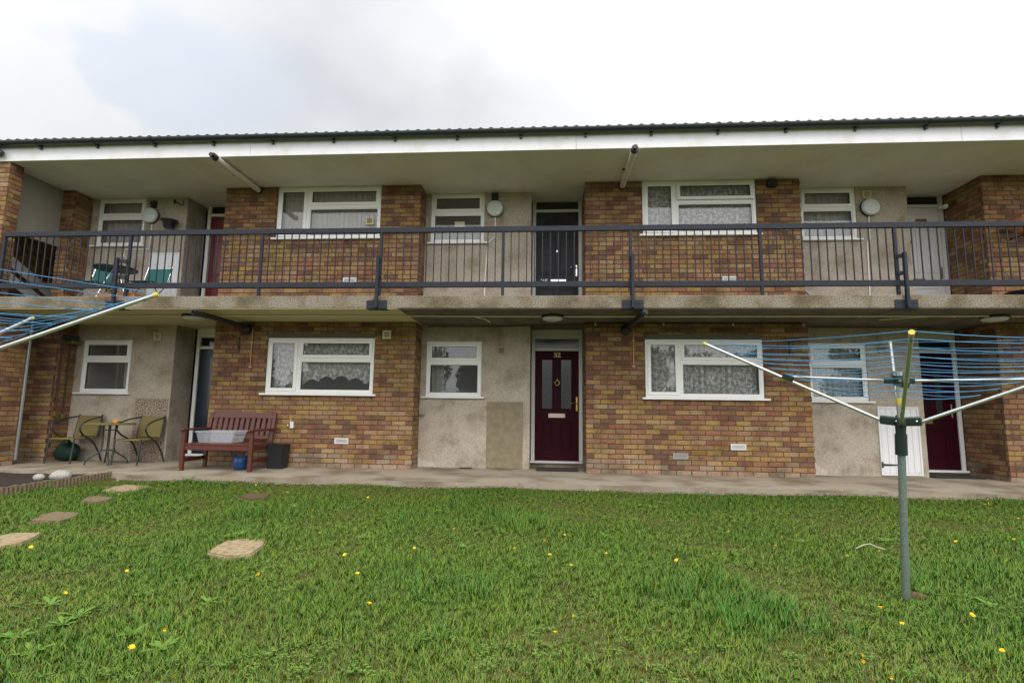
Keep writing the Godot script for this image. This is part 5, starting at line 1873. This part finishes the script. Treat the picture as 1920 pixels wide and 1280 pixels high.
	scatter("long_grass", clump(13, 0.045, 0.06, 0.14, 0.0020, 0.03), kinds[3], "longer tufts of grass in the lawn")
	# low clover and plantain between the blades
	var cl := Geo.new()
	for k in 9:
		var a := rng.randf() * TAU
		var p := Vector3(cos(a), 0, sin(a)) * 0.05 * sqrt(rng.randf()) + Vector3.UP * rng.randf_range(0.014, 0.040)
		var kk := rng.randf_range(0.7, 1.2)
		cl.col = Color(0.125 * kk, 0.225 * kk, 0.040 * kk)
		for j in 3:
			var bb := a + j * TAU / 3.0
			var dd := Vector3(cos(bb), 0.15, sin(bb)) * 0.011
			var ss := Vector3(-sin(bb), 0, cos(bb)) * 0.006
			cl.quad(p, p + dd * 0.6 + ss, p + dd, p + dd * 0.6 - ss)
	var low := []
	for i in 9000:
		var z2 := rng.randf_range(1.5, 7.2)
		var x := rng.randf_range(-8.0, 7.5)
		if absf(x - CAM.x) > (CAM.z - z2) * 1.03 + 1.2 or (x < -6.6 and z2 < 3.75) or in_poly(x, z2, polys): continue
		if tone.get_noise_2d(x * 1.7 + 40.0, z2 * 1.7) + 0.5 * fine.get_noise_2d(x + 9.0, z2) < 0.08: continue
		var kk := rng.randf_range(0.8, 1.25)
		low.append([Transform3D(Basis(Vector3.UP, rng.randf() * TAU) * Basis.from_scale(Vector3.ONE * rng.randf_range(0.5, 0.85)), Vector3(x, lawn_y(x, z2), z2)), Color(kk, kk, kk)])
	scatter("clover", cl.mesh(), low, "low clover growing among the grass")
	# dandelion flowers: pixel of the head in the photograph
	var heads := [[333, 893], [28, 923], [222, 925], [225, 937], [479, 909], [539, 922], [552, 951], [586, 957], [223, 982], [599, 998], [57, 1027], [237, 1069], [556, 1029], [484, 1080], [121, 1117], [308, 1182], [246, 1215],
		[856, 911], [690, 932], [834, 932], [851, 990], [777, 1027], [646, 1044], [670, 1080], [692, 1132], [965, 1026], [1021, 1012], [1059, 1001], [1053, 925], [1031, 1041], [1071, 1062], [1137, 1040], [1166, 1060], [1269, 1053], [1075, 1152], [1041, 1189], [1121, 922],
		[1726, 900], [1580, 926], [1645, 929], [1356, 929], [1370, 944], [1840, 941], [1849, 943], [1854, 942], [1867, 946], [1879, 936], [1910, 972], [1366, 997], [1466, 1007], [1455, 1021], [1523, 1025], [1590, 1043], [1649, 1035], [1793, 1012], [1903, 1013], [1868, 1028], [1652, 1137], [1823, 1148], [1692, 1164], [1618, 1227], [1619, 1239], [1880, 1219], [1672, 1274]]
	var fm := Geo.new()
	for k in 34:
		var a := TAU * k * 0.618
		var r := 0.0175 * sqrt((k + 0.5) / 34.0)
		var d := Vector3(cos(a), 0, sin(a))
		var sd := Vector3(-d.z, 0, d.x) * 0.0022
		var p := d * r * 0.35 + Vector3.UP * 0.004
		var tp := d * r * 1.15 + Vector3.UP * (0.012 - 0.35 * r)
		fm.quad(p - sd, p + sd, tp + sd, tp - sd)
	fm.ellipsoid(Vector3(0, 0.001, 0), Vector3(0.009, 0.008, 0.009), 8, 5)
	var fmesh := fm.mesh()
	var own := {1726: "tall dandelion growing at the path edge before the white cupboard", 333: "dandelion at the path edge in front of the bench", 1652: "dandelion just below the foot of the leaning pole", 1649: "dandelion beside the broken stick", 28: "dandelion at the foot of the log edging", 556: "dandelion in the grass beside the lone pale flagstone"}
	for e in heads:
		var hh := rng.randf_range(0.055, 0.09)
		if e[0] == 1726: hh = 0.16
		var p := ground(e[0], e[1], LAWN + hh)
		var t := thing("dandelion", Vector3(p.x, lawn_y(p.x, p.z) if p.z > 1.26 else 0.0, p.z), own.get(e[0], "yellow dandelion flower in the grass"), "dandelion", "" if own.has(e[0]) else "dandelions in the lawn")
		var s := Geo.new()
		var base := Vector3(rng.randf_range(-0.012, 0.012), 0.0, rng.randf_range(-0.012, 0.012))
		s.tube([base, base * 0.4 + Vector3.UP * hh * 0.6, Vector3.UP * hh], 0.0017, 5)
		put("stem", s, M.stem_green, t)
		var f := put("flower_head", fmesh, M.dandelion_yellow, t)
		f.position = Vector3.UP * hh
		f.rotation = Vector3(rng.randf_range(0.0, 0.7), rng.randf() * TAU, 0)
		f.rotation.x = rng.randf_range(0.1, 0.7)
		f.scale = Vector3.ONE * rng.randf_range(0.5, 0.8)
	# broad leaf weeds
	for e in [[145, 1150], [118, 1165], [245, 1180], [30, 1190], [95, 1130], [430, 1003], [448, 1000], [872, 1020], [1200, 945], [1224, 948], [1810, 1112], [1730, 1100], [1860, 1130], [550, 945], [330, 950], [680, 1002], [1135, 1000], [1500, 1010], [60, 1215], [305, 1205], [390, 1120], [820, 955], [1660, 1010], [128, 903]]:
		var p := ground(e[0], e[1], LAWN + 0.03)
		var w := Geo.new()
		var n := 6 + rng.randi() % 4
		for k in n:
			var a := TAU * k / n + rng.randf() * 0.5
			var d := Vector3(cos(a), 0, sin(a))
			var sd := Vector3(-d.z, 0, d.x)
			var len := rng.randf_range(0.045, 0.09)
			var up := rng.randf_range(0.25, 0.75)
			var prev := Vector3.ZERO
			var pw := 0.004
			for m in range(1, 6):
				var f := m / 5.0
				var c := d * len * f + Vector3.UP * (len * up * (f - 0.45 * f * f) + 0.006)
				var cw := [0.0, 0.006, 0.011, 0.011, 0.012, 0.0015][m] as float * (1.0 if m % 2 else 0.72)
				w.quad(prev - sd * pw, prev + sd * pw, c + sd * cw, c - sd * cw)
				prev = c
				pw = cw
		var o := put("dandelion_plant", w, M.weed_leaf)
		o.position = Vector3(p.x, lawn_y(p.x, p.z), p.z)
		tag(o, "rosette of jagged dandelion leaves in the grass", "weed", "dandelion rosettes in the lawn")
	# a stick and worn earth by the washing line
	q = Geo.new()
	q.tube([Vector3(-0.11, 0.02, 0.02), Vector3(-0.04, 0.045, 0.0), Vector3(0.02, 0.05, -0.02)], 0.005, 6)
	q.tube([Vector3(0.02, 0.05, -0.02), Vector3(0.05, 0.035, 0.0), Vector3(0.10, 0.02, 0.03)], 0.006, 6)
	var st := put("stick", q, M.dead_wood)
	var sp := ground(1630, 1033, LAWN)
	st.position = Vector3(sp.x, LAWN, sp.z)
	tag(st, "pale broken stick in the grass left of the washing line pole", "stick")
	q = Geo.new()
	q.ellipsoid(Vector3.ZERO, Vector3(0.055, 0.022, 0.03), 12, 8)
	st = put("stone", q, M.sunk_stone)
	sp = ground(1712, 1121, LAWN)
	st.position = Vector3(sp.x + 0.02, LAWN + 0.012, sp.z)
	st.rotation.y = -0.5
	tag(st, "brown stone at the foot of the washing line pole", "stone")

func make_far():
	# what the panes mirror: a tree belt and a brick bungalow across the green
	var kinds := []
	for s in 3:
		var c := Geo.new()
		for lobe in 16:
			var a := rng.randf() * TAU
			var m := Vector3(cos(a) * rng.randf_range(0.2, 1.5), rng.randf_range(2.0, 5.3), sin(a) * rng.randf_range(0.2, 1.5))
			var rr := rng.randf_range(0.55, 1.05)
			for i in 210:
				var d := Vector3(rng.randfn(), rng.randfn(), rng.randfn()).normalized()
				var p := m + d * rr * pow(rng.randf(), 0.4)
				var x := Vector3(rng.randfn(), rng.randfn(), rng.randfn()).normalized()
				var y := x.cross(d).normalized() * rng.randf_range(0.09, 0.15)
				x = x * rng.randf_range(0.13, 0.22)
				c.quad(p - x, p - y, p + x, p + y)
		var w := Geo.new()
		w.tube([Vector3(0, -0.2, 0), Vector3(0.05, 1.4, 0.03), Vector3(0.0, 3.2, 0), Vector3(0.1, 4.6, 0)], [0.19, 0.15, 0.10, 0.03], 9)
		for i in 6:
			var a := i * 1.1
			w.tube([Vector3(0, 1.5 + i * 0.4, 0), Vector3(cos(a) * 0.6, 2.2 + i * 0.45, sin(a) * 0.6), Vector3(cos(a) * 1.2, 3.0 + i * 0.4, sin(a) * 1.2)], [0.07, 0.045, 0.015], 6)
		kinds.append([c.mesh(), w.mesh()])
	var spots := [[-14.5, 24.0, 1.15, 0], [-13.2, 27.0, 1.0, 1], [-31.0, 44.0, 1.3, 2], [-15.5, 38.0, 1.0, 0], [-12.0, 40.0, 1.1, 1], [-7.0, 38.0, 0.95, 2], [-3.2, 37.0, 1.05, 0], [1.0, 39.0, 0.95, 1], [5.5, 36.0, 1.0, 2], [8.6, 37.0, 1.1, 0], [12.0, 36.0, 0.95, 1], [15.5, 38.0, 1.1, 2], [20.0, 39.0, 1.0, 0], [25.0, 38.0, 1.1, 1]]
	var said := ["in the belt across the green", "standing apart near the end of the green"]
	for i in spots.size():
		var e = spots[i]
		var t := thing("tree", Vector3(e[0], LAWN, e[1]), "leafy tree %s" % said[0 if i > 2 else 1], "tree", "trees across the green")
		t.scale = Vector3.ONE * e[2]
		t.rotation.y = i * 1.7
		put("crown", kinds[e[3]][0], M.tree_leaf, t)
		put("trunk", kinds[e[3]][1], M.bark, t)
	var h := thing("house", Vector3(-25.2, LAWN, 52.0), "red brick house with white windows across the green", "building")
	var b := Geo.new()
	b.span(-4.2, 4.2, 0.0, 4.0, 0.0, 7.0)
	put("wall", b, M.far_brick, h)
	b = Geo.new()
	b.t = Transform3D(Basis(Vector3(0, 0, 1), Vector3(0, 1, 0), Vector3(-1, 0, 0)), Vector3.ZERO)
	b.prism(PackedVector2Array([Vector2(-0.4, 4.0), Vector2(7.4, 4.0), Vector2(3.5, 5.2)]), -4.5, 4.5)
	var rf := put("roof", b, M.far_roof, h)
	b = Geo.new()
	b.span(1.6, 2.1, 4.6, 6.2, 3.2, 3.8, 0.02)
	put("chimney", b, M.far_brick, rf)
	for x in [-2.0, 1.2]:
		for y in [0.7, 2.5]:
			b = Geo.new()
			ring(b, x - 0.9, x + 0.9, y, y + 1.2, -0.08, -0.005, 0.11, 0.01)
			b.span(x - 0.04, x + 0.04, y + 0.11, y + 1.09, -0.07, -0.006)
			b.span(x + 0.04, x + 0.79, y + 0.66, y + 0.73, -0.07, -0.006)
			var wn := put("window", b, M.upvc, h)
			b = Geo.new()
			b.span(x - 0.80, x + 0.80, y + 0.10, y + 1.10, -0.03, -0.012)
			put("pane", b, M.dark_glass, wn)
